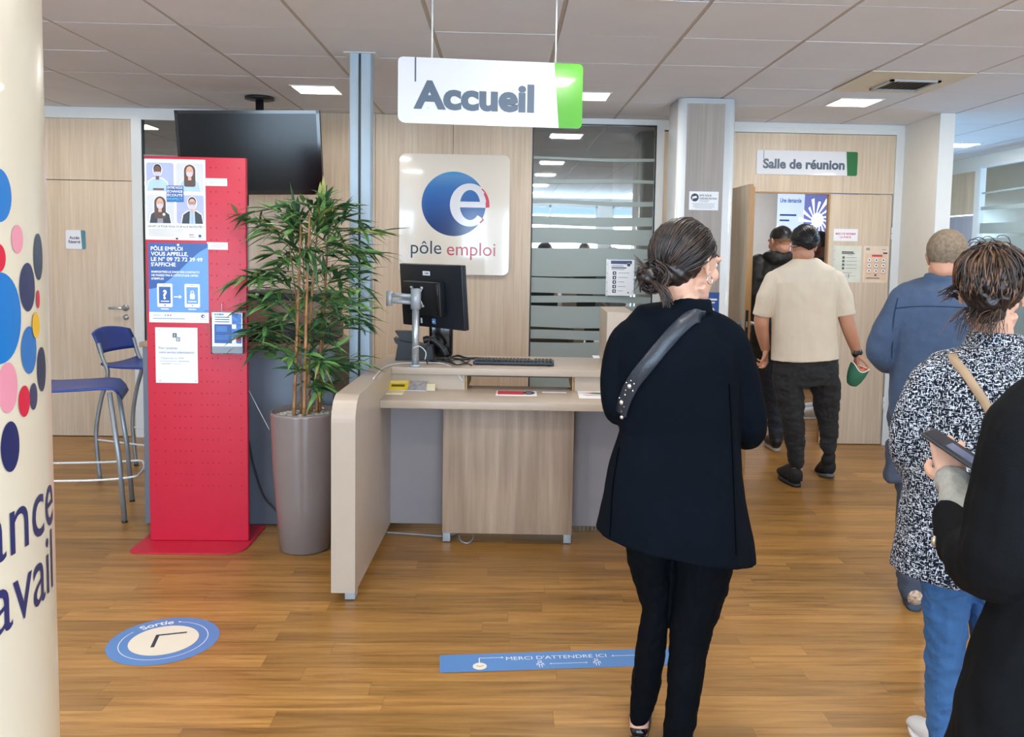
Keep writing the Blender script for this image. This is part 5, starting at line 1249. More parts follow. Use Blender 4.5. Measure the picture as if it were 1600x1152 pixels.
def strap(b, tree, path, width, m, off=.004, th=.003, n=10):
    """band laid on the cloth: path = picture points followed on the real surface"""
    P = spline(path, n); hits = []
    for px, py in P:
        d = raydir(px, py).normalized(); h = tree.ray_cast(Vector((0, 0, EYE)), d)
        if h[0] is not None: hits.append((h[0], h[1] if h[1].dot(d) < 0 else -h[1]))
    for _ in range(3):
        nh = list(hits)
        for i in range(1, len(hits) - 1): nh[i] = ((hits[i - 1][0] + hits[i][0] + hits[i + 1][0]) / 3, (hits[i - 1][1] + hits[i][1] + hits[i + 1][1]).normalized())
        hits = nh
    vs = []; fs = []; K = len(hits); 
    for i, (p, nn) in enumerate(hits):
        t = (hits[min(i + 1, K - 1)][0] - hits[max(i - 1, 0)][0]).normalized(); s_ = t.cross(nn).normalized(); q = p + nn * off
        for k, (a, c) in enumerate(((-1, 0), (-.9, th), (.9, th), (1, 0))): vs.append(q + s_ * (a * width / 2) + nn * c)
    for i in range(K - 1):
        for k in range(3): fs.append((i * 4 + k, i * 4 + k + 1, i * 4 + 5 + k, i * 4 + 4 + k))
        fs.append((i * 4 + 3, i * 4, i * 4 + 4, i * 4 + 7))
    b.add(vs, fs, m, True); return hits
def strands(b, M, starts, knot, m, n=10, lift=.006, r_=.0016, jit=.004, ell=(.080, .103, .095), c=(0, -.014, .030), over=0.0, ms=None):
    """hairs running over the skull from start directions to the knot direction"""
    kd = Vector(knot).normalized()
    for s_ in starts:
        sd = Vector(s_).normalized(); ang = sd.angle(kd, 0.01); ax = sd.cross(kd)
        if ax.length < 1e-4: continue
        ax.normalize(); pts = []; rr = []; w_ = random.uniform(-1, 1); lf = random.uniform(.2, 1) * lift
        for i in range(n):
            t = i / (n - 1); d = Matrix.Rotation(ang * t, 3, ax) @ sd
            d = d + ax * (.12 * w_ * math.sin(PI * t)); d.normalize()
            R_ = 1 / math.sqrt((d.x / ell[0]) ** 2 + (d.y / ell[1]) ** 2 + (d.z / ell[2]) ** 2)
            p = Vector(c) + d * (R_ + lf * (.3 + math.sin(PI * t)) + over * t * t) + Vector([random.uniform(-1, 1) * jit * .25 for _ in range(3)])
            pts.append(M @ p); rr.append((r_ * 2.2 * (1 - .5 * abs(2 * t - 1)), r_))
        b.tube(pts, rr, random.choice(ms) if ms else m, 4, caps=False)
def sph(th, ph): return (math.sin(th) * math.cos(ph), math.sin(th) * math.sin(ph), math.cos(th))

skin_l = mat('skin_light', 'D2A48C', .5, var=.04, scale=20, bump=.05, bscale=400); skin_m = mat('skin_tan', 'BF8B70', .5, var=.04, scale=20); skin_d = mat('skin_dark', '6B4534', .45, var=.05, scale=20)
for q in (skin_l, skin_m, skin_d):
    q.node_tree.nodes['Principled BSDF'].inputs['Subsurface Weight'].default_value = .12; q.node_tree.nodes['Principled BSDF'].inputs['Subsurface Radius'].default_value = (.02, .008, .005)
knit_black = mat('black_knit', '080E16', .9, var=.12, scale=6, bump=.25, bscale=500, spec=.08)
denim_blue = mat('blue_denim', '38669A', .8, var=.18, scale=14, bump=.3, bscale=350, stretch=(1, 1, .35))
black_denim = mat('black_denim', '1C1E21', .8, var=.25, scale=10, bump=.3, bscale=300)
cotton_cream = mat('cream_cotton', 'D9CDBA', .85, var=.03, bump=.15, bscale=500, sheen=.1)
fleece_blue = mat('blue_fleece', '3E4F69', .95, var=.08, scale=30, bump=.25, bscale=350, sheen=.05)
hair_dk = mat('hair_dark', '1E1615', .38, var=.3, scale=60, stretch=(1, 1, .2)); hair_br = mat('hair_brown', '3C2A20', .4, var=.3, scale=60); hair_li = mat('hair_light_brown', '66462F', .4, var=.3, scale=60); hair_bk = mat('hair_black', '0F0E10', .35, var=.3, scale=80)
leather = mat('black_leather', '1F2630', .38, var=.08, bump=.1, bscale=200)

# ---------------------------------------------------------------- woman in the black jacket (front, centre right)
Y0 = 2.50
def A(px, py, dy=0.0, Y=None): return spot(px, py, 1, (Y or Y0) + dy)
K = Y0 / F
wb = empty('person', (A(1060, 900).x, Y0 + .02, 0), 'woman seen from behind in long black jacket and leggings, dark hair tied low, crossbody strap', 'person')
hc_ = A(1073, 414, .0); HM = head_mat(hc_, math.radians(-52), math.radians(-6), 0, 1.05)
b = MB(); head_shape(b, HM)
nk = HM @ Vector((0, -.03, -.05)); sh = A(1072, 486, .0)
limb(b, [nk, (nk + sh) / 2, sh, A(1062, 560), A(1060, 660), A(1060, 740), A(1058, 800)], [.052, .050, (.06, .05), (.11, .06), (.10, .06), (.11, .07), (.08, .05)], side=(1, 0, 0))
AL = [A(975, 535, .0), A(962, 592, .01), A(967, 640, .02), A(985, 640, .16), A(1020, 622, .27)]
AR = [A(1143, 540, .0), A(1164, 605, .02), A(1172, 672, .04), A(1150, 668, .20), A(1120, 650, .32)]
limb(b, AL, sl([.036, .032, .030, .026, .022], 1)); limb(b, AR, sl([.036, .032, .030, .026, .022], 1))
hl = A(1022, 620, .275); hand_shape(b, Matrix.Translation(AL[-1]) @ basis((.5, .8, .1), (0, 0, 1)), (.5, .5, .5, .5), .3); hand_shape(b, Matrix.Translation(AR[-1]) @ basis((-.5, .8, .1), (0, 0, 1)), (.5, .5, .5, .5), .3, mirror=-1)
LL = [A(1014, 862, .02), A(1023, 945, .03), A(1018, 1000, .04), A(1009, 1070, .07), A(998, 1143, .09)]
LR = [A(1100, 862, .0), A(1088, 945, .0), A(1077, 1000, -.01), A(1070, 1070, -.03), A(1054, 1190, -.02)]
limb(b, LL, sl([.060, .045, .042, .032, .030], 1)); limb(b, LR, sl([.062, .050, .046, .042, .033], 1))
anL = Vector((A(998, 1143, .09).x, Y0 + .10, .06)); anR = Vector((A(1058, 1190, 0).x, Y0 - .02, .06))
limb(b, [LL[-1], anL, anL + Vector((.02, .10, -.035)), anL + Vector((.03, .16, -.045))], [.030, .030, (.034, .022), (.032, .012)]); limb(b, [LR[-1], anR, anR + Vector((.03, .10, -.035)), anR + Vector((.045, .16, -.045))], [.033, .030, (.034, .022), (.032, .012)])
bdy = fuse(b, 'body', .005, skin_l, 3); place(bdy, 'body', wb); eyes(wb, HM)
# jacket
b = MB()
R = [(478, 1078, 30, .055), (490, 1074, 46, .07), (504, 1067, 74, .085), (524, 1061, 95, .10), (560, 1058, 102, .115), (620, 1060, 98, .115), (675, 1062, 95, .115), (730, 1056, 104, .13), (790, 1055, 117, .15), (825, 1056, 125, .16), (852, 1056, 130, .165)]
b.tube([A(cx, y) for y, cx, hw, d in R], [(hw * K * 1.02, d) for y, cx, hw, d in R], None, 40, side=(1, 0, 0))
limb(b, [A(1100, 500, .0), A(1125, 515, 0)] + AR, [.035, .045, .054, .052, .051, .040, .036]); limb(b, [A(1045, 500, 0), A(1002, 514, 0)] + AL, [.035, .045, .050, .046, .044, .038, .036])
b.tube([A(1078, 465, -.005), A(1076, 486, -.005)], [(.060, .066), (.070, .074)], None, 24, side=(1, .5, 0))
zh = A(1060, 852).z; zw = A(1060, 690).z
def jack(c, n):
    q = folds(.006, 7, .4, 3.0, .0022)(c, n)
    t = min(1, max(0, (zw - c.z) / (zw - zh)))
    q.z += -t * (c.x - A(1060, 860).x) * .22
    q += Vector((n.x, n.y, 0)) * (t * .010 * math.sin(c.x * 30 + 1) )
    return q
jm = fuse(b, 'jacket', .0055, knit_black, 6, jack); place(jm, 'jacket', wb); jt = bvh(jm)
b = MB(); limb(b, [A(1025, 800, .02)] + LL[:-1] + [A(999, 1121, .085)], [.080, .070, .044, .046, .046, .032]); limb(b, [A(1090, 800, .0)] + LR, [.090, .094, .076, .060, .054, .042])
place(fuse(b, 'leggings', .005, mat('black_leggings', '06090E', .8, var=.1, bump=.1, bscale=300, spec=.08), 3, folds(.004, 22, .9, 2, .002)), 'leggings', wb)
tuck(bdy, [jm]);
for an, nm in ((anL, 1), (anR, 2)):
    b = MB(); shoe(b, Vector((an.x - .006, an.y - .045, 0)), (.2, 1, 0), .24, .036, .038, black_gloss, black); pbuild(b, 'shoe', wb)
b = MB(); hits = strap(b, jt, [(1101, 489), (1090, 493), (1073, 502), (1050, 524), (1020, 560), (996, 590), (980, 620), (973, 646)], .046, leather, .006, .004)
st_ = pbuild(b, 'bag_strap', wb)
seam_m = mat('seam_thread', '040609', .95, spec=.02)
b = MB(); strap(b, jt, [(1139, 600), (1143, 680), (1146, 760), (1150, 868)], .004, seam_m, .0005, .0015); pbuild(b, 'back_seam', wb)
b = MB(); strap(b, jt, [(968, 700), (958, 760), (953, 845)], .004, seam_m, .0005, .0015); pbuild(b, 'back_seam', wb)
b = MB(); 
for (px, py, s_) in ((984, 604, .008), (979, 598, .003), (991, 600, .003), (989, 611, .003), (978, 610, .003), (986, 595, .003), (977, 617, .004), (972, 629, .009), (968, 622, .003), (976, 636, .003), (972, 643, .004), (972, 652, .007)):
    d = raydir(px, py).normalized(); h = jt.ray_cast(Vector((0, 0, EYE)), d)
    if h[0] is not None: b.ball(h[0] - d * .011, (s_, s_ * .6, s_), mat('stud_silver', 'D8D8D4', .2, .9), 8, 6)
pbuild(b, 'strap_studs', st_)
# hair
b = MB(); random.seed(5)
b2 = MB(); b2.ball((0, -.020, .034), (.083, .100, .092), None, 24, 16, HM); b2.ball((0, -.06, -.015), (.064, .056, .056), None, 20, 14, HM)
KN = Vector((.002, -.112, -.048)); b2.ball(KN, (.034, .030, .032), None, 16, 12, HM); b2.ball(KN + Vector((-.018, -.02, .006)), (.026, .022, .028), None, 16, 12, HM)
def hfn(c, n): return c + n * (.0016 * math.sin(220 * (c.z + .7 * c.x)) + noise.noise(c * 60) * .003)
def cut(c):
    l_ = HM.inverted() @ c; return 0
hm_ = fuse(b2, 'hair', .004, hair_dk, 2, hfn)
# keep the face and ears free of the hair shell
bm = bmesh.new(); bm.from_mesh(hm_); Hi = HM.inverted(); dl = []
for f_ in bm.faces:
    l_ = Hi @ f_.calc_center_median()
    if l_.y > .062 + .30 * (l_.z - .05) * (-1) * -1 * 0 + .0 and l_.z < .085 or (l_.y > -.022 and l_.z < .022) : dl.append(f_)
bmesh.ops.delete(bm, geom=dl, context='FACES'); bm.to_mesh(hm_); bm.free(); hob = place(hm_, 'hair', wb)
starts = []
for i in range(900):
    ph = random.uniform(0, 2 * PI); d = Vector(sph(random.uniform(0, 1.95), ph))
    if d.y > .60 and d.z < .72: continue
    if d.y > -.28 and d.z < .30: continue
    starts.append(d)
strands(b, HM, starts, KN - Vector((0, -.014, .03)), hair_dk, 9, .009, .0013, .004, ell=(.083, .101, .094), ms=[hair_dk, hair_dk, hair_dk, hair_br])
for i in range(120):   # loops of the knot and the loose ends
    a = random.uniform(0, 2 * PI); q = random.uniform(.014, .044); c = KN + Vector((-.008 + random.uniform(-.012, .012), -.012, random.uniform(-.01, .01)))
    pts = [HM @ (c + Vector((math.cos(a + t * 1.5) * q, -.018 + .02 * math.sin(t * 2), math.sin(a + t * 1.5) * q)) ) for t in [j / 7 * 1.6 for j in range(8)]]
    b.tube(pts, [(.0026, .0014)] * 8, random.choice([hair_dk, hair_dk, hair_br]), 4, caps=False)
for i in range(70):
    p = HM @ (KN + Vector((random.uniform(-.012, .012), -.03, -.01))); e_ = A(1044 + random.uniform(-9, 9), 478 + random.uniform(-10, 4), -.125 + random.uniform(-.01, .01))
    pts = [Vector(v) for v in spline([p, (p + e_) / 2 + Vector((random.uniform(-.008, .012), -.012, .01)), e_], 4)]; b.tube(pts, [(.002 * (1.1 - i_ / len(pts)), .0012) for i_ in range(len(pts))], random.choice([hair_br, hair_br, hair_dk]), 4, caps=False)
for i in range(45):
    p = HM @ (KN + Vector((-.01, -.02, .01))); a = random.uniform(-.9, 1.5); d = HM.to_3x3() @ Vector((-.75, -.4, 0)); d = d + Vector((0, 0, math.sin(a))); L_ = random.uniform(.03, .065)
    pts = [p + d * (L_ * t) + Vector((0, 0, random.uniform(-.004, .004) - .01 * t * t)) for t in (0, .3, .6, 1)]; b.tube(pts, [(.0022, .0012), (.0018, .001), (.0012, .0008), (.0004, .0004)], random.choice([hair_br, hair_dk]), 4, caps=False)
pbuild(b, 'hair_strands', hob)
b = MB(); ep = HM @ Vector((.084, .002, -.030)); ax = HM.to_3x3() @ Vector((0, 1, 0))
b.tube([ep + ax * (.011 * math.cos(t)) + Vector((0, 0, .011 * math.sin(t) - .010)) for t in [j * 2 * PI / 16 for j in range(16)]], .0022, mat('stud_silver', 'D8D8D4', .2, .9), 8, closed=True)
b.ball(ep + Vector((0, 0, .012)), .003, mat('stud_silver', 'D8D8D4'), 8, 6); pbuild(b, 'earring', wb)
def man_hair(b, M, top=.006, m=None):
    b.ball((0, -.016, .036), (.077 + top * .5, .098 + top * .6, .086 + top), m, 24, 16, M)
def trim(me, M, keep):
    bm = bmesh.new(); bm.from_mesh(me); Mi = M.inverted()
    bmesh.ops.delete(bm, geom=[f_ for f_ in bm.faces if not keep(Mi @ f_.calc_center_median())], context='FACES'); bm.to_mesh(me); bm.free()
def short_hair(parent, M, line, top, m, voxel=.0045, amp=.0015, name='hair'):
    b = MB(); man_hair(b, M, top)
    me = fuse(b, name, voxel, m, 1, lambda c, n: c + n * noise.noise(c * 90) * amp); trim(me, M, line); return place(me, name, parent)

shoe_blk = mat('matte_black_shoe', '131316', .8, var=.3, scale=30)
# ---------------------------------------------------------------- man in the cream T-shirt, walking away
Y0 = 5.50; K = Y0 / F
wc = empty('person', (A(1262, 740).x, Y0, 0), 'man walking away in a cream T-shirt and black trousers, holding a green and orange cap', 'person')
HM = head_mat(A(1255.5, 385, 0), math.radians(2), math.radians(-4), 0, 1.0)
b = MB(); head_shape(b, HM)
limb(b, [HM @ Vector((0, -.03, -.05)), A(1256, 404), A(1257, 425, .01), A(1257, 470, .01), A(1258, 540, .01), A(1258, 575, 0)], [(.060, .056), (.062, .058), (.10, .07), (.13, .08), (.12, .08), (.10, .08)], side=(1, 0, 0))
AL = [A(1207, 436, .0), A(1192, 488, .01), A(1190, 512, .01), A(1196, 545, .08)]
AR = [A(1304, 432, .0), A(1320, 490, .0), A(1329, 520, .0), A(1339, 552, .06)]
limb(b, AL, [.040, .049, .046, .031]); limb(b, AR, [.040, .049, .046, .031])
hand_shape(b, Matrix.Translation(AL[-1]) @ basis((.15, .25, -1), (1, 0, 0)), (.6, .7, .75, .8), .5, mirror=1)
hR = Matrix.Translation(AR[-1]) @ basis((.05, .15, -1), (-1, .1, 0)); hand_shape(b, hR, (.55, .6, .6, .6), .8, mirror=-1)
LL = [A(1233, 566, .0), A(1236, 640, -.02), A(1244, 715, .02), A(1246, 745, .05)]
LR = [A(1284, 566, .0), A(1290, 630, .08), A(1295, 690, .13), A(1297, 720, .20)]
limb(b, LL, sl([.085, .060, .036, .034], 2)); limb(b, LR, sl([.085, .060, .036, .034], 2))
place(fuse(b, 'body', .0048, skin_m, 3), 'body', wc); eyes(wc, HM)
b = MB()
b.tube([A(1257, y) for y in (404, 411, 422, 440, 470, 510, 545, 562)], [(hw * K, d) for hw, d in ((18, .07), (29, .085), (50, .105), (55, .125), (52, .13), (52, .13), (53, .135), (54, .145))], None, 36, side=(1, 0, 0))
b.tube([A(1232, 428), A(1208, 438, .0), A(1196, 465, .0), A(1190, 493, .01)], [.05, .060, .060, .060], None, 24); b.tube([A(1284, 426), A(1306, 436, .0), A(1316, 462, .0), A(1322.5, 492, .0)], [.05, .060, .060, .060], None, 24); b.ball(A(1208, 438), .060, None, 20, 14); b.ball(A(1306, 436), .060, None, 20, 14)
tm = fuse(b, 'tee_shirt', .006, cotton_cream, 4, folds(.008, 6, .8, 1, .0025)); place(tm, 'tee_shirt', wc)
b = MB(); 
limb(b, [A(1250, 566), A(1232, 585, .0), A(1237, 640, -.02), A(1243, 700, .01), A(1245, 722, .03)], [(.12, .125), .105, .082, .062, .052]); limb(b, [A(1268, 566), A(1286, 585, .0), A(1291, 630, .07), A(1294, 675, .12), A(1295, 700, .13)], [(.12, .125), .105, .082, .062, .052])
b.tube([A(1259, 555), A(1259, 575), A(1259, 600)], [(50 * K, .125), (52 * K, .135), (47 * K, .12)], None, 30, side=(1, 0, 0))
place(fuse(b, 'trousers', .006, black_denim, 3, folds(.010, 11, 1.6, 4, .005)), 'trousers', wc)
fl_ = spot(1246, 762, 2, 0); b = MB(); shoe(b, Vector((fl_.x, fl_.y, .0)), (-.05, 1, 0), .285, .054, .115, shoe_blk, black); b.tube([A(1246, 736, .04), Vector((fl_.x, fl_.y + .055, .09)), Vector((fl_.x, fl_.y + .06, .04))], [.044, .050, .052], shoe_blk, 14); pbuild(b, 'shoe', wc)
fr_ = A(1298, 746, .17); b = MB(); Ms = shoe(b, Vector((fr_.x, fr_.y, fr_.z)), (.12, 1, 0), .285, .054, .115, shoe_blk, mat('sole_grey', '55585C', .7), pitch=math.radians(-14)); b.tube([A(1296, 712, .13), fr_ + Vector((0, .06, .10))], [.040, .048], shoe_blk, 14); pbuild(b, 'shoe', wc)
short_hair(wc, HM, lambda p: p.z > -.034 + .034 * abs(p.x) / .07 + max(0, p.y) * 1.4, .016, hair_bk, .0045, .003)
b = MB(); random.seed(31); strands(b, HM, [sph(random.uniform(0, 1.5), random.uniform(-.3, PI + .3)) for i in range(330)], (0, -1, -.12), hair_bk, 9, .005, .0018, .004, ell=(.086, .109, .103), c=(0, -.016, .036)); pbuild(b, 'hair_strands', wc)
b = MB(); b.tube([A(1338, 549, .055), A(1340, 553, .062)], [.036, .036], black, 16); b.rbox((-.02, -.008, -.014), (.02, .008, .014), black, .003, Matrix.Translation(A(1339, 551, .02))); pbuild(b, 'wristwatch', wc)
# the cap or pouch in his hand: open green shell, orange inside, white rim
gc = mat('green_cloth', '2E6B50', .7, var=.05); oc = mat('orange_lining', 'D8602A', .7, var=.05)
b = MB(); cM = Matrix.Translation(A(1338, 585, .05)) @ Matrix.Rotation(math.radians(22), 4, 'Y')
rings = [(-.085, .012, .010), (-.075, .035, .022), (-.04, .052, .036), (0, .062, .046), (.04, .066, .050), (.066, .066, .050)]
for in_, m_ in ((1.0, gc), (.94, oc)):
    vs = []; fs = []; n = 28
    for i, (z, rx_, ry_) in enumerate(rings):
        for k in range(n):
            a = 2 * PI * k / n; cutz = (-.045 * math.exp(-((a - 1.5 * PI) / .75) ** 2)) * max(0, (z + .02) / .09); vs.append((rx_ * in_ * math.cos(a), ry_ * in_ * math.sin(a), z + cutz + (1 - in_) * .1))
    for i in range(len(rings) - 1):
        for k in range(n): fs.append((i * n + k, i * n + (k + 1) % n, (i + 1) * n + (k + 1) % n, (i + 1) * n + k))
    fs.append(list(range(n))[::-1]); b.add(vs, fs, m_, True, cM)
top = [cM @ Vector(v) for v in [(.064 * math.cos(2 * PI * k / 28), .048 * math.sin(2 * PI * k / 28), .066 - .045 * .955 * math.exp(-((2 * PI * k / 28 - 1.5 * PI) / .75) ** 2)) for k in range(28)]]
b.tube(top, .0035, print_white, 6, closed=True); b.build('cap'); cp = bpy.data.objects['cap']; tag(cp, 'green cap with orange lining and white rim held in the walking man\'s right hand', 'cap')

# ---------------------------------------------------------------- man in the black padded jacket, in the doorway
Y0 = 6.55; K = Y0 / F
wd = empty('person', (A(1212, 690).x, Y0, 0), 'man in a black hooded jacket and dark jeans going through the open door', 'person')
HM = head_mat(A(1219, 379, 0), math.radians(18), math.radians(-8), 0, 1.0)
b = MB(); head_shape(b, HM)
limb(b, [HM @ Vector((0, -.03, -.05)), A(1218, 396), A(1214, 420, .01), A(1212, 480, .01), A(1212, 560, 0)], [(.060, .056), (.060, .058), (.10, .07), (.11, .07), (.09, .07)], side=(1, 0, 0))
AL = [A(1184, 418, .0), A(1180, 470, .0), A(1184, 510, .12), A(1190, 500, .28)]; AR = [A(1246, 420, .0), A(1250, 480, .0), A(1246, 520, .1), A(1240, 515, .25)]
limb(b, AL, sl([.05, .045, .04, .028], 1)); limb(b, AR, sl([.05, .045, .04, .028], 1))
hand_shape(b, Matrix.Translation(AL[-1]) @ basis((.1, 1, .1), (0, 0, 1)), (.4, .4, .4, .4), .3); hand_shape(b, Matrix.Translation(AR[-1]) @ basis((-.1, 1, .1), (0, 0, 1)), (.4, .4, .4, .4), .3, mirror=-1)
LL = [A(1199, 560, 0), A(1208, 625, .03), A(1214, 690, .0)]; LR = [A(1228, 560, 0), A(1232, 620, .2), A(1234, 672, .36)]
limb(b, LL, sl([.08, .055, .035])); limb(b, LR, sl([.08, .055, .035])); place(fuse(b, 'body', .006, skin_m, 3), 'body', wd); eyes(wd, HM)
b = MB(); b.tube([A(x, y) for y, x in ((392, 1217), (402, 1216), (415, 1214), (440, 1212), (490, 1212), (530, 1212), (556, 1212))], [(hw * K, d) for hw, d in ((13, .07), (24, .09), (36, .12), (40, .14), (40, .145), (40, .145), (38, .14))], None, 30, side=(1, 0, 0))
limb(b, [A(1192, 410)] + AL, [.06, .085, .08, .07, .05]); limb(b, [A(1240, 410)] + AR, [.06, .085, .08, .07, .05])
limb(b, [A(1200, 399, -.06), A(1216, 405, -.11), A(1234, 400, -.06)], [.04, .05, .04])
place(fuse(b, 'jacket', .008, mat('black_nylon', '0D0E11', .55, var=.2, scale=12), 3, folds(.012, 9, 1.2, 6, .004)), 'jacket', wd)
b = MB(); limb(b, [A(1204, 552)] + LL[:2] + [A(1213, 684, 0)], [.10, .095, .070, .056]); limb(b, [A(1224, 552)] + LR[:2] + [A(1234, 664, .35)], [.10, .095, .070, .056]); place(fuse(b, 'jeans', .007, mat('dark_denim', '1B2330', .8, var=.25, scale=10), 3, folds(.008, 12, 1.5, 2, .004)), 'jeans', wd)
q = spot(1214, 706, 2, 0); b = MB(); shoe(b, Vector((q.x, q.y, 0)), (.05, 1, 0), .28, .052, .11, black, mat('beige_sole', 'A79F90', .6)); pbuild(b, 'shoe', wd)
q = A(1235, 676, .33); b = MB(); shoe(b, Vector((q.x, q.y, 0)), (.05, 1, 0), .28, .052, .11, black, mat('beige_sole', 'A79F90', .6)); pbuild(b, 'shoe', wd)
short_hair(wd, HM, lambda p: p.z > .018 + max(0, p.y) * .7, .008, hair_bk, .006)
short_hair(wd, HM, lambda p: -.035 < p.z <= .022 and p.y < .03, .001, mat('stubble_brown', '8A6448', .7, var=.2, scale=90), .006, name='shaved_sides')

# ---------------------------------------------------------------- man inside the meeting room, facing left
Y0 = 7.95; K = Y0 / F
we = empty('person', (A(1279, 640).x, Y0, 0), 'dark-skinned man in the meeting room facing left, half hidden behind the man in cream', 'person')
HM = head_mat(A(1278, 382, 0), math.radians(72), math.radians(-8), 0, 1.0)
b = MB(); head_shape(b, HM)
limb(b, [HM @ Vector((0, -.02, -.05)), A(1281, 404), A(1283, 430, .01), A(1283, 480, .01), A(1283, 540, 0)], [(.055, .055), (.06, .060), (.09, .10), (.09, .10), (.08, .09)], side=(1, 0, 0))
AL = [A(1282, 432, -.2), A(1284, 475, -.22), A(1270, 490, -.22)]; AR = [A(1282, 432, .2), A(1284, 475, .22), A(1270, 490, .22)]
for q in (AL, AR): limb(b, q, [.035, .032, .028]); hand_shape(b, Matrix.Translation(q[-1]) @ basis((-1, 0, .1), (0, 0, 1)), (.4, .4, .4, .4), .3)
LL = [A(1282, 540, -.09), A(1281, 595, -.10), A(1277, 645, -.12)]; LR = [A(1282, 540, .09), A(1281, 595, .10), A(1277, 645, .12)]
limb(b, LL, sl([.08, .055, .035])); limb(b, LR, sl([.08, .055, .035])); place(fuse(b, 'body', .006, skin_d, 3), 'body', we); eyes(we, HM)
b = MB(); b.tube([A(1283, y) for y in (402, 410, 425, 470, 545)], [(hw, d) for hw, d in ((.06, .07), (.09, .13), (.125, .19), (.13, .18), (.13, .18))], None, 26, side=(1, 0, 0))
for q in (AL, AR): limb(b, [q[0], q[1], q[2] + Vector((.02, 0, 0))], [.07, .06, .045])
place(fuse(b, 'pullover', .008, mat('grey_pullover', '30353D', .8, var=.1), 3, folds(.008, 9, 1, 3)), 'pullover', we)
b = MB(); limb(b, [A(1282, 535, -.05)] + LL[:2] + [A(1278, 642, -.12)], [.10, .09, .065, .05]); limb(b, [A(1282, 535, .05)] + LR[:2] + [A(1278, 642, .12)], [.10, .09, .065, .05]); place(fuse(b, 'trousers', .008, black_denim, 3), 'trousers', we)
short_hair(we, HM, lambda p: p.z > .03 + max(0, p.y) * .6 or (p.y < -.03 and p.z > -.03), .004, hair_bk, .006)
sneaker = mat('white_sneaker', 'D8D8DA', .5, var=.03)
for q in (LL[-1], LR[-1]):
    b = MB(); shoe(b, Vector((q.x + .05, q.y, 0)), (-1, .05, 0), .29, .05, .10, sneaker, print_white); pbuild(b, 'shoe', we)

# ---------------------------------------------------------------- man in the blue shirt
Y0 = 3.60; K = Y0 / F
wf = empty('person', (A(1460, 800).x, Y0, 0), 'man with cropped grey hair in a blue fleece shirt, back to the camera', 'person')
HM = head_mat(A(1481, 404, 0), math.radians(-50), math.radians(-6), 0, 1.0)
b = MB(); head_shape(b, HM)
limb(b, [HM @ Vector((0, -.03, -.05)), A(1474, 430), A(1470, 455, .01), A(1468, 520, .01), A(1468, 620, 0), A(1466, 660)], [(.062, .058), (.062, .058), (.10, .07), (.12, .07), (.11, .07), (.09, .07)], side=(1, 0, 0))
AL = [A(1412, 474, .0), A(1382, 535, .02), A(1372, 560, .03), A(1400, 566, .22), A(1430, 560, .32)]; AR = [A(1530, 474, .0), A(1552, 540, .02), A(1555, 575, .04), A(1530, 580, .22), A(1500, 570, .32)]
limb(b, AL, sl([.05, .042, .04, .034, .028], 1)); limb(b, AR, sl([.05, .042, .04, .034, .028], 1))
hand_shape(b, Matrix.Translation(AL[-1]) @ basis((1, .3, .1), (0, 0, 1)), (.5, .5, .5, .5), .3, mirror=-1); hand_shape(b, Matrix.Translation(AR[-1]) @ basis((-1, .3, .1), (0, 0, 1)), (.5, .5, .5, .5), .3)
LL = [A(1426, 650, 0), A(1428, 780, .0), A(1424, 910, .0)]; LR = [A(1498, 650, 0), A(1500, 780, .1), A(1500, 890, .25)]
limb(b, LL, sl([.08, .055, .038])); limb(b, LR, sl([.08, .055, .038])); place(fuse(b, 'body', .005, skin_m, 3), 'body', wf); eyes(wf, HM)
b = MB(); b.tube([A(x, y) for y, x in ((434, 1474), (442, 1474), (456, 1471), (480, 1469), (530, 1469), (590, 1468), (640, 1466), (668, 1466))], [(hw * K, d) for hw, d in ((27, .075), (44, .09), (68, .12), (78, .135), (78, .14), (77, .14), (79, .15), (80, .15))], None, 36, side=(1, 0, 0))
limb(b, [A(1430, 458), AL[0], A(1378, 530, .02), A(1376, 555, .03), A(1398, 568, .16), A(1424, 562, .30)], [.06, .07, .062, .056, .052, .045]); limb(b, [A(1515, 458)] + AR[:4], [.06, .07, .062, .058, .048])
limb(b, [A(1449, 433, -.03), A(1474, 437, -.075), A(1496, 433, -.03)], [.016, .017, .016]); b.tube([A(1474, 428), A(1474, 444)], [(.070, .075), (.080, .082)], None, 20, side=(1, 0, 0))
fm_ = fuse(b, 'fleece_shirt', .006, fleece_blue, 4, folds(.010, 7, .8, 5, .003)); place(fm_, 'fleece_shirt', wf); ft = bvh(fm_)
for pth in ([(1399, 482), (1430, 479), (1470, 479), (1510, 481)], [(1403, 466), (1396, 500), (1393, 560)]):
    b = MB(); strap(b, ft, pth, .005, mat('fleece_seam', '2C3A50', .95, spec=.05), .0005, .0015); pbuild(b, 'seam', wf)
b = MB(); limb(b, [A(1445, 640)] + LL[:2] + [A(1427, 918, 0)], [.12, .105, .075, .066]); limb(b, [A(1485, 640)] + LR[:2] + [A(1500, 885, .24)], [.12, .105, .075, .062]); b.rbox((-.045, -.03, -.09), (.05, .03, .10), None, .02, Matrix.Translation(A(1400, 722, -.02)))
place(fuse(b, 'trousers', .006, mat('slate_trousers', '3A4252', .85, var=.15, scale=10), 3, folds(.008, 10, 1.3, 8, .004)), 'trousers', wf)
q = spot(1428, 956, 2, 0); pat = mat('patterned_canvas', 'B9A08A', .7, var=.6, scale=70)
b = MB(); shoe(b, Vector((q.x, q.y, 0)), (.45, 1, 0), .25, .045, .10, pat, mat('slate_trousers', '3A4252')); pbuild(b, 'shoe', wf)
q = A(1500, 900, .22); b = MB(); shoe(b, Vector((q.x, q.y, 0)), (.08, 1, 0), .28, .05, .10, pat, mat('slate_trousers', '3A4252')); pbuild(b, 'shoe', wf)
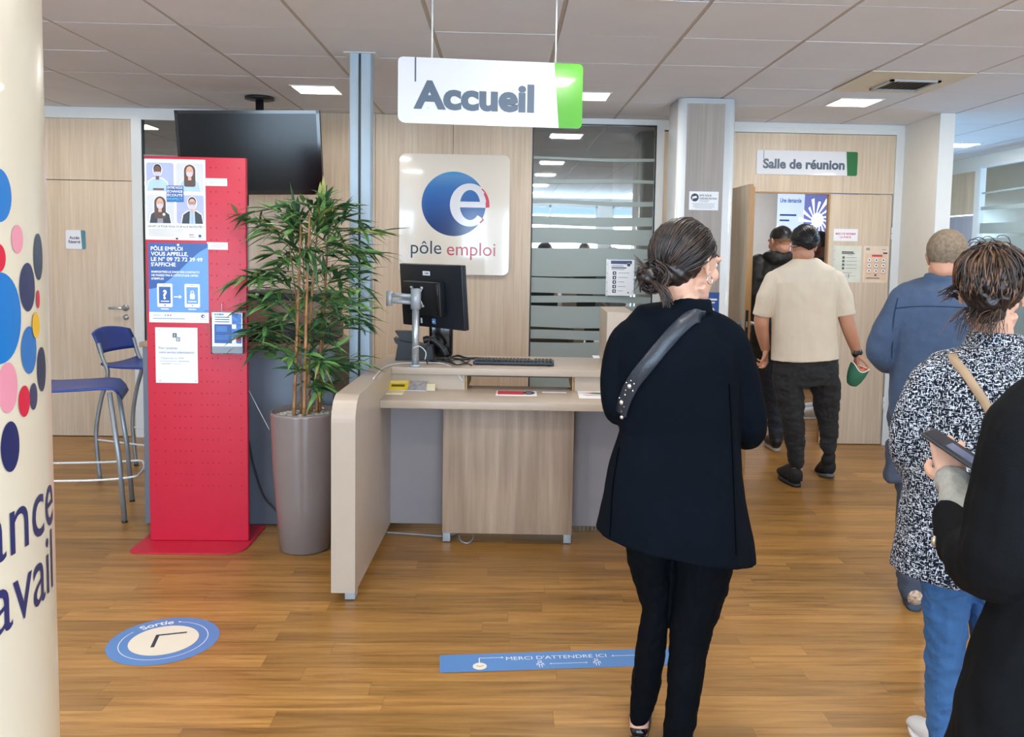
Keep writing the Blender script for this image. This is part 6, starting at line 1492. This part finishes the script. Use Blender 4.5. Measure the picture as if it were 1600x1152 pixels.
short_hair(wf, HM, lambda p: p.z > -.045 + (.045 if abs(p.x) > .062 and p.y > -.035 else 0) + max(0, p.y) * 1.25, .0035, mat('cropped_grey_hair', '7A6A58', .8, var=.3, scale=70), .0045, .0012)

# ---------------------------------------------------------------- woman in the tweed coat
Y0 = 2.45; K = Y0 / F
wg = empty('person', (A(1500, 900).x, Y0, 0), 'woman in a black and white tweed coat and blue jeans, brown hair pinned up messily', 'person')
HM = head_mat(A(1550, 461, 0), math.radians(-38), math.radians(-4), 0, 1.02)
b = MB(); head_shape(b, HM)
limb(b, [HM @ Vector((0, -.03, -.05)), A(1552, 525), A(1540, 575, .01), A(1520, 650, .01), A(1515, 760, 0), A(1512, 835, 0)], [(.052, .05), (.056, .052), (.09, .06), (.10, .07), (.10, .07), (.08, .07)], side=(1, 0, 0))
AL = [A(1448, 590, .0), A(1425, 650, .0), A(1418, 700, .02), A(1436, 742, .10)]; AR = [A(1628, 590, .0), A(1650, 670, .02), A(1648, 740, .06), A(1620, 745, .22)]
limb(b, AL, sl([.04, .034, .030, .022], 1)); limb(b, AR, sl([.04, .034, .030, .022], 1))
hand_shape(b, Matrix.Translation(AL[-1]) @ basis((.6, .3, -.8), (1, 0, 0)), (.5, .5, .5, .5), .3); hand_shape(b, Matrix.Translation(AR[-1]) @ basis((-1, .5, .1), (0, 0, 1)), (.5, .5, .5, .5), .3)
LL = [A(1480, 880, 0), A(1478, 980, .0), A(1474, 1080, .0), A(1474, 1178, .0)]; LR = [A(1550, 880, 0), A(1552, 990, .0), A(1552, 1090, .0), A(1550, 1190, 0)]
limb(b, LL, sl([.075, .055, .045, .034])); limb(b, LR, sl([.075, .058, .048, .036])); place(fuse(b, 'body', .005, skin_l, 3), 'body', wg); eyes(wg, HM)
def tweed():
    m = bpy.data.materials.new('tweed'); m.use_nodes = True; nt = m.node_tree; b = nt.nodes['Principled BSDF']; N = nt.nodes.new; L = nt.links.new
    tc = N('ShaderNodeTexCoord'); outs = []
    for sc, seed in (((85, 85, 370), 0), ((340, 340, 95), 5)):
        mp = N('ShaderNodeMapping'); mp.inputs['Scale'].default_value = sc; mp.inputs['Location'].default_value = (seed, seed, seed); L(tc.outputs['Object'], mp.inputs[0])
        nz = N('ShaderNodeTexNoise'); nz.inputs['Scale'].default_value = 1; nz.inputs['Detail'].default_value = 1.0; L(mp.outputs[0], nz.inputs[0]); outs.append(nz.outputs['Fac'])
    mx = N('ShaderNodeMath'); mx.operation = 'MAXIMUM'; L(outs[0], mx.inputs[0]); L(outs[1], mx.inputs[1])
    cr = N('ShaderNodeValToRGB'); L(mx.outputs[0], cr.inputs[0]); e = cr.color_ramp.elements; e[0].position = .580; e[0].color = srgb('0F1522'); e[1].position = .63; e[1].color = srgb('D3D8E2')
    L(cr.outputs[0], b.inputs['Base Color']); b.inputs['Roughness'].default_value = .9; b.inputs['Specular IOR Level'].default_value = .2
    bp = N('ShaderNodeBump'); bp.inputs['Strength'].default_value = .5; bp.inputs['Distance'].default_value = .003; L(mx.outputs[0], bp.inputs['Height']); L(bp.outputs[0], b.inputs['Normal'])
    return m
b = MB(); b.tube([A(x, y) for y, x in ((548, 1552), (560, 1550), (575, 1545), (600, 1538), (640, 1530), (700, 1524), (760, 1519), (820, 1513), (870, 1508), (893, 1506))], [(hw * K, d) for hw, d in ((40, .075), (62, .095), (92, .11), (104, .125), (102, .13), (104, .135), (108, .145), (112, .155), (116, .165), (118, .17))], None, 40, side=(1, 0, 0))
limb(b, [A(1485, 574), A(1450, 592), A(1426, 650, .0), A(1416, 700, .02), A(1430, 745, .07)], [.042, .050, .050, .046, .042]); limb(b, [A(1600, 572)] + AR, [.045, .052, .052, .048, .044])
b.tube([A(1556, 519), A(1552, 556)], [(.070, .076), (.088, .088)], None, 24, side=(1, 0, 0)); limb(b, [A(1515, 548, -.03), A(1548, 556, -.085), A(1590, 548, -.05), A(1600, 540, 0)], [.018, .022, .022, .018])
cm_ = fuse(b, 'tweed_coat', .0055, tweed(), 4, folds(.007, 7, .6, 9, .002)); place(cm_, 'tweed_coat', wg); ct = bvh(cm_)
b = MB(); limb(b, [A(1490, 850)] + LL[:3] + [A(1474, 1166, .0)], [.09, .080, .060, .050, .042]); limb(b, [A(1540, 850)] + LR, [.09, .084, .066, .054, .046]); place(fuse(b, 'jeans', .005, denim_blue, 3, folds(.007, 14, 1.6, 3, .004)), 'jeans', wg)
q = A(1474, 1178, .0); b = MB(); shoe(b, Vector((q.x + .01, q.y - .06, 0)), (-.05, 1, 0), .25, .040, .08, sneaker, print_white); pbuild(b, 'shoe', wg)
q = A(1550, 1190, -.06); b = MB(); shoe(b, Vector((q.x, q.y, 0)), (.1, 1, 0), .25, .044, .08, sneaker, print_white); pbuild(b, 'shoe', wg)
b = MB(); strap(b, ct, [(1488, 556), (1493, 566), (1505, 580), (1520, 602), (1535, 624), (1552, 655), (1575, 700)], .026, mat('tan_leather', 'A98D6E', .55, var=.05), .004, .003); pbuild(b, 'bag_strap', wg)
# pinned-up hair
b2 = MB(); b2.ball((0, -.020, .036), (.087, .106, .096), None, 24, 16, HM); b2.ball((0, -.075, .005), (.066, .050, .066), None, 18, 12, HM); b2.ball((0, -.045, .10), (.055, .055, .035), None, 16, 12, HM); b2.ball((0, -.05, -.045), (.05, .045, .04), None, 16, 12, HM)
hm_ = fuse(b2, 'hair', .004, hair_dk, 2, lambda c, n: c + n * (noise.noise(c * 30) * .008 + noise.noise(c * 90) * .004))
trim(hm_, HM, lambda p: not ((p.y > .045 and p.z < .085) or (p.y > -.018 and p.z < .018))); hob = place(hm_, 'hair', wg)
b = MB(); random.seed(8); mix = [hair_dk, hair_dk, hair_br, hair_br, hair_li]
starts = []
for i in range(800):
    d = Vector(sph(random.uniform(.2, 1.8), random.uniform(0, 2 * PI)))
    if d.y > .55 and d.z < .7: continue
    if d.y > -.1 and d.z < .0: continue
    starts.append(d)
strands(b, HM, starts, (0, -.35, .95), hair_dk, 9, .020, .0016, .008, ell=(.088, .108, .098), ms=mix)
for i in range(170):   # tucked rolls hanging over the back
    ph = random.uniform(-2.5, -.6); a = HM @ (Vector((.03 * math.cos(ph), -.05 + .02 * math.sin(ph), .125))); c = Vector((.088 * math.cos(ph), -.02 + .118 * math.sin(ph), random.uniform(.0, .07))); e_ = Vector((.045 * math.cos(ph + random.uniform(-.6, .6)), -.03 + .062 * math.sin(ph), random.uniform(-.05, .015)))
    pts = [Vector(v) for v in spline([a, HM @ c, HM @ e_], 5)]; b.tube(pts, [(.0042 * (1.15 - j / len(pts)), .0018) for j in range(len(pts))], random.choice(mix), 4, caps=False)
for i in range(22):    # stray loops on top
    a = HM @ Vector((random.uniform(-.03, .05), -.03 + random.uniform(-.03, .03), .125)); q = random.uniform(.010, .028); t0 = random.uniform(-.5, 1.2)
    pts = [a + Vector((q * math.cos(t0 + t) - q * math.cos(t0), random.uniform(-.003, .003), q * math.sin(t0 + t) - q * math.sin(t0) + .004 * t)) for t in [j * .5 for j in range(7)]]; b.tube(pts, .0013, hair_dk, 5, caps=False)
for i in range(110):    # wisps down the neck and to the left
    a = HM @ Vector((random.uniform(-.06, .04), random.uniform(-.10, -.04), -.04)); e_ = a + Vector((random.uniform(-.09, .03), random.uniform(-.03, .0), random.uniform(-.10, -.03)))
    pts = [Vector(v) for v in spline([a, (a + e_) / 2 + Vector((random.uniform(-.015, .015), 0, .01)), e_], 4)]; b.tube(pts, [(.0018 * (1.1 - j / len(pts)), .001) for j in range(len(pts))], random.choice(mix), 4, caps=False)
for i in range(30):
    a = HM @ Vector((-.08, -.05, random.uniform(-.02, .03))); e_ = A(1470 + random.uniform(-6, 14), 462 + random.uniform(-8, 14), -.03); pts = [Vector(v) for v in spline([a, (a + e_) / 2 + Vector((0, 0, .006)), e_], 4)]; b.tube(pts, [(.0022 * (1.1 - j / len(pts)), .001) for j in range(len(pts))], random.choice(mix), 4, caps=False)
pbuild(b, 'hair_strands', hob)

# ---------------------------------------------------------------- person at the right edge holding a phone
Y0 = 1.42; K = Y0 / F
wh = empty('person', (A(1790, 900).x, Y0 + .03, 0), 'person in a black coat at the right edge, forearm raised with a telephone', 'person')
HM = head_mat(A(1790, 420, .05), math.radians(-5), math.radians(-12), 0, 1.0)
b = MB(); head_shape(b, HM)
limb(b, [HM @ Vector((0, -.03, -.05)), A(1785, 545, .03), A(1780, 620, .02), A(1780, 800, .02), A(1775, 1000, .02), A(1770, 1200, .02)], [(.055, .055), (.058, .056), (.10, .06), (.12, .07), (.10, .07), (.10, .08)], side=(1, 0, 0))
AL = [A(1620, 665, .0), A(1575, 790, .0), A(1555, 880, .02), A(1515, 830, .16), A(1489, 752, .27)]; AR = [A(1945, 660, .0), A(1985, 800, .0), A(1980, 890, .05), A(1900, 880, .24)]
limb(b, AL, sl([.045, .042, .040, .034, .026], 1)); limb(b, AR, sl([.045, .042, .040, .028], 1))
wr = AL[-1]; Mh = Matrix.Translation(wr) @ basis((.10, .45, .62), (-.25, -.6, .5)); hand_shape(b, Mh, (.30, .36, .42, .5), 1.0, mirror=-1, s=.84)
Mr = Matrix.Translation(AR[-1]) @ basis((-1, .6, .1), (0, 0, 1)); hand_shape(b, Mr, (.5, .5, .5, .5), .4)
LL = [A(1700, 1200, .02), Vector((A(1700, 1200).x, Y0 + .02, .48)), Vector((A(1700, 1200).x, Y0, .06))]; LR = [A(1860, 1200, .02), Vector((A(1860, 1200).x, Y0 + .02, .48)), Vector((A(1860, 1200).x, Y0, .06))]
limb(b, LL, sl([.08, .055, .035])); limb(b, LR, sl([.08, .055, .035])); place(fuse(b, 'body', .0036, skin_l, 3), 'body', wh); eyes(wh, HM)
coat = mat('black_coat', '08090C', .85, var=.15, scale=8, bump=.2, bscale=400, spec=.15)
b = MB(); b.tube([A(x, y, .02) for y, x in ((545, 1785), (575, 1785), (620, 1782), (700, 1780), (850, 1775), (950, 1765), (1050, 1755), (1200, 1748), (1420, 1740))], [(hw * K, d) for hw, d in ((70, .08), (120, .10), (185, .13), (190, .14), (200, .14), (222, .15), (258, .17), (290, .19), (330, .21))], None, 40, side=(1, 0, 0))
limb(b, [A(1680, 612), A(1617, 668, .0), A(1584, 780, .0), A(1566, 868, .01), A(1522, 866, .12), A(1494, 806, .22)], [.055, .078, .078, .074, .062, .044]); limb(b, [A(1880, 620)] + AR, [.055, .076, .070, .066, .05])
b.tube([A(1787, 520, .03), A(1785, 560, .02)], [(.07, .075), (.085, .085)], None, 24, side=(1, 0, 0))
cm2 = fuse(b, 'coat', .0055, coat, 5, folds(.010, 8, .9, 12, .003)); coat_ = place(cm2, 'coat', wh)
b = MB(); limb(b, [A(1512, 838, .17), A(1500, 795, .22), A(1490, 756, .262)], [.042, .038, .031]); limb(b, [A(1491, 764, .258), A(1488, 752, .268)], [.033, .033]); place(fuse(b, 'grey_sweatshirt_cuff', .0045, mat('grey_marl', '9A9890', .9, var=.1, scale=80, bump=.2, bscale=300), 3, folds(.006, 20, .8, 3, .003)), 'sleeve_cuff', wh)
b = MB(); q = bvh(cm2).ray_cast(Vector((0, 0, EYE)), raydir(1461, 846).normalized()); p = q[0] if q[0] is not None else A(1461, 846, .14)
b.ball(p - raydir(1461, 846).normalized() * .002, (.008, .005, .011), mat('brass_button', 'B9A98A', .3, .8), 12, 8); pbuild(b, 'cuff_button', coat_)
b = MB(); limb(b, [A(1720, 1150, .02)] + LL, [.09, .10, .075, .055]); limb(b, [A(1840, 1150, .02)] + LR, [.09, .10, .075, .055]); place(fuse(b, 'trousers', .008, black_denim, 3), 'trousers', wh)
for q in (LL[-1], LR[-1]):
    b = MB(); shoe(b, Vector((q.x, q.y - .06, 0)), (0, 1, 0), .27, .046, .08, black, black); pbuild(b, 'shoe', wh)
b2 = MB(); b2.ball((0, -.020, .034), (.083, .102, .092), None, 24, 16, HM); b2.ball((0, -.05, -.05), (.07, .05, .09), None, 16, 12, HM)
hm_ = fuse(b2, 'hair', .005, hair_br, 2, lambda c, n: c + n * noise.noise(c * 60) * .004); trim(hm_, HM, lambda p: not (p.y > .04 and p.z < .08)); place(hm_, 'hair', wh)
# the telephone
pA, pB, pC = A(1438, 678, .30), A(1523, 735, .22), A(1480, 674, .36)
u = (pB - pA).normalized(); v_ = (pC - pA); v_ = (v_ - u * v_.dot(u)).normalized(); n_ = u.cross(v_)
PM = Matrix((u, v_, n_)).transposed().to_4x4(); PM.translation = pA
b = MB(); b.rbox((0, 0, -.004), (.150, .072, .004), mat('phone_case', '3A3B40', .35, .4), .004, PM); ph = b.build('mobile_phone'); tag(ph, 'dark mobile phone held in the hand of the person at the right edge', 'phone')
b = MB(); 
sg = 1 if (PM.to_3x3() @ Vector((0, 0, 1))).dot(Vector((0, -1, .3))) > 0 else -1
b.box((.004, .004, .0041 * sg), (.146, .068, .0044 * sg), mat('phone_screen', '10141C', .08, emit='24304A', estr=.25), PM); b.build('screen', ph)
b = MB(); b.box((.05, .012, .0045 * sg), (.12, .05, .00455 * sg), mat('phone_dialog', '3A4B6E', .2, emit='3A4B70', estr=.3), PM); b.build('screen_content', ph)
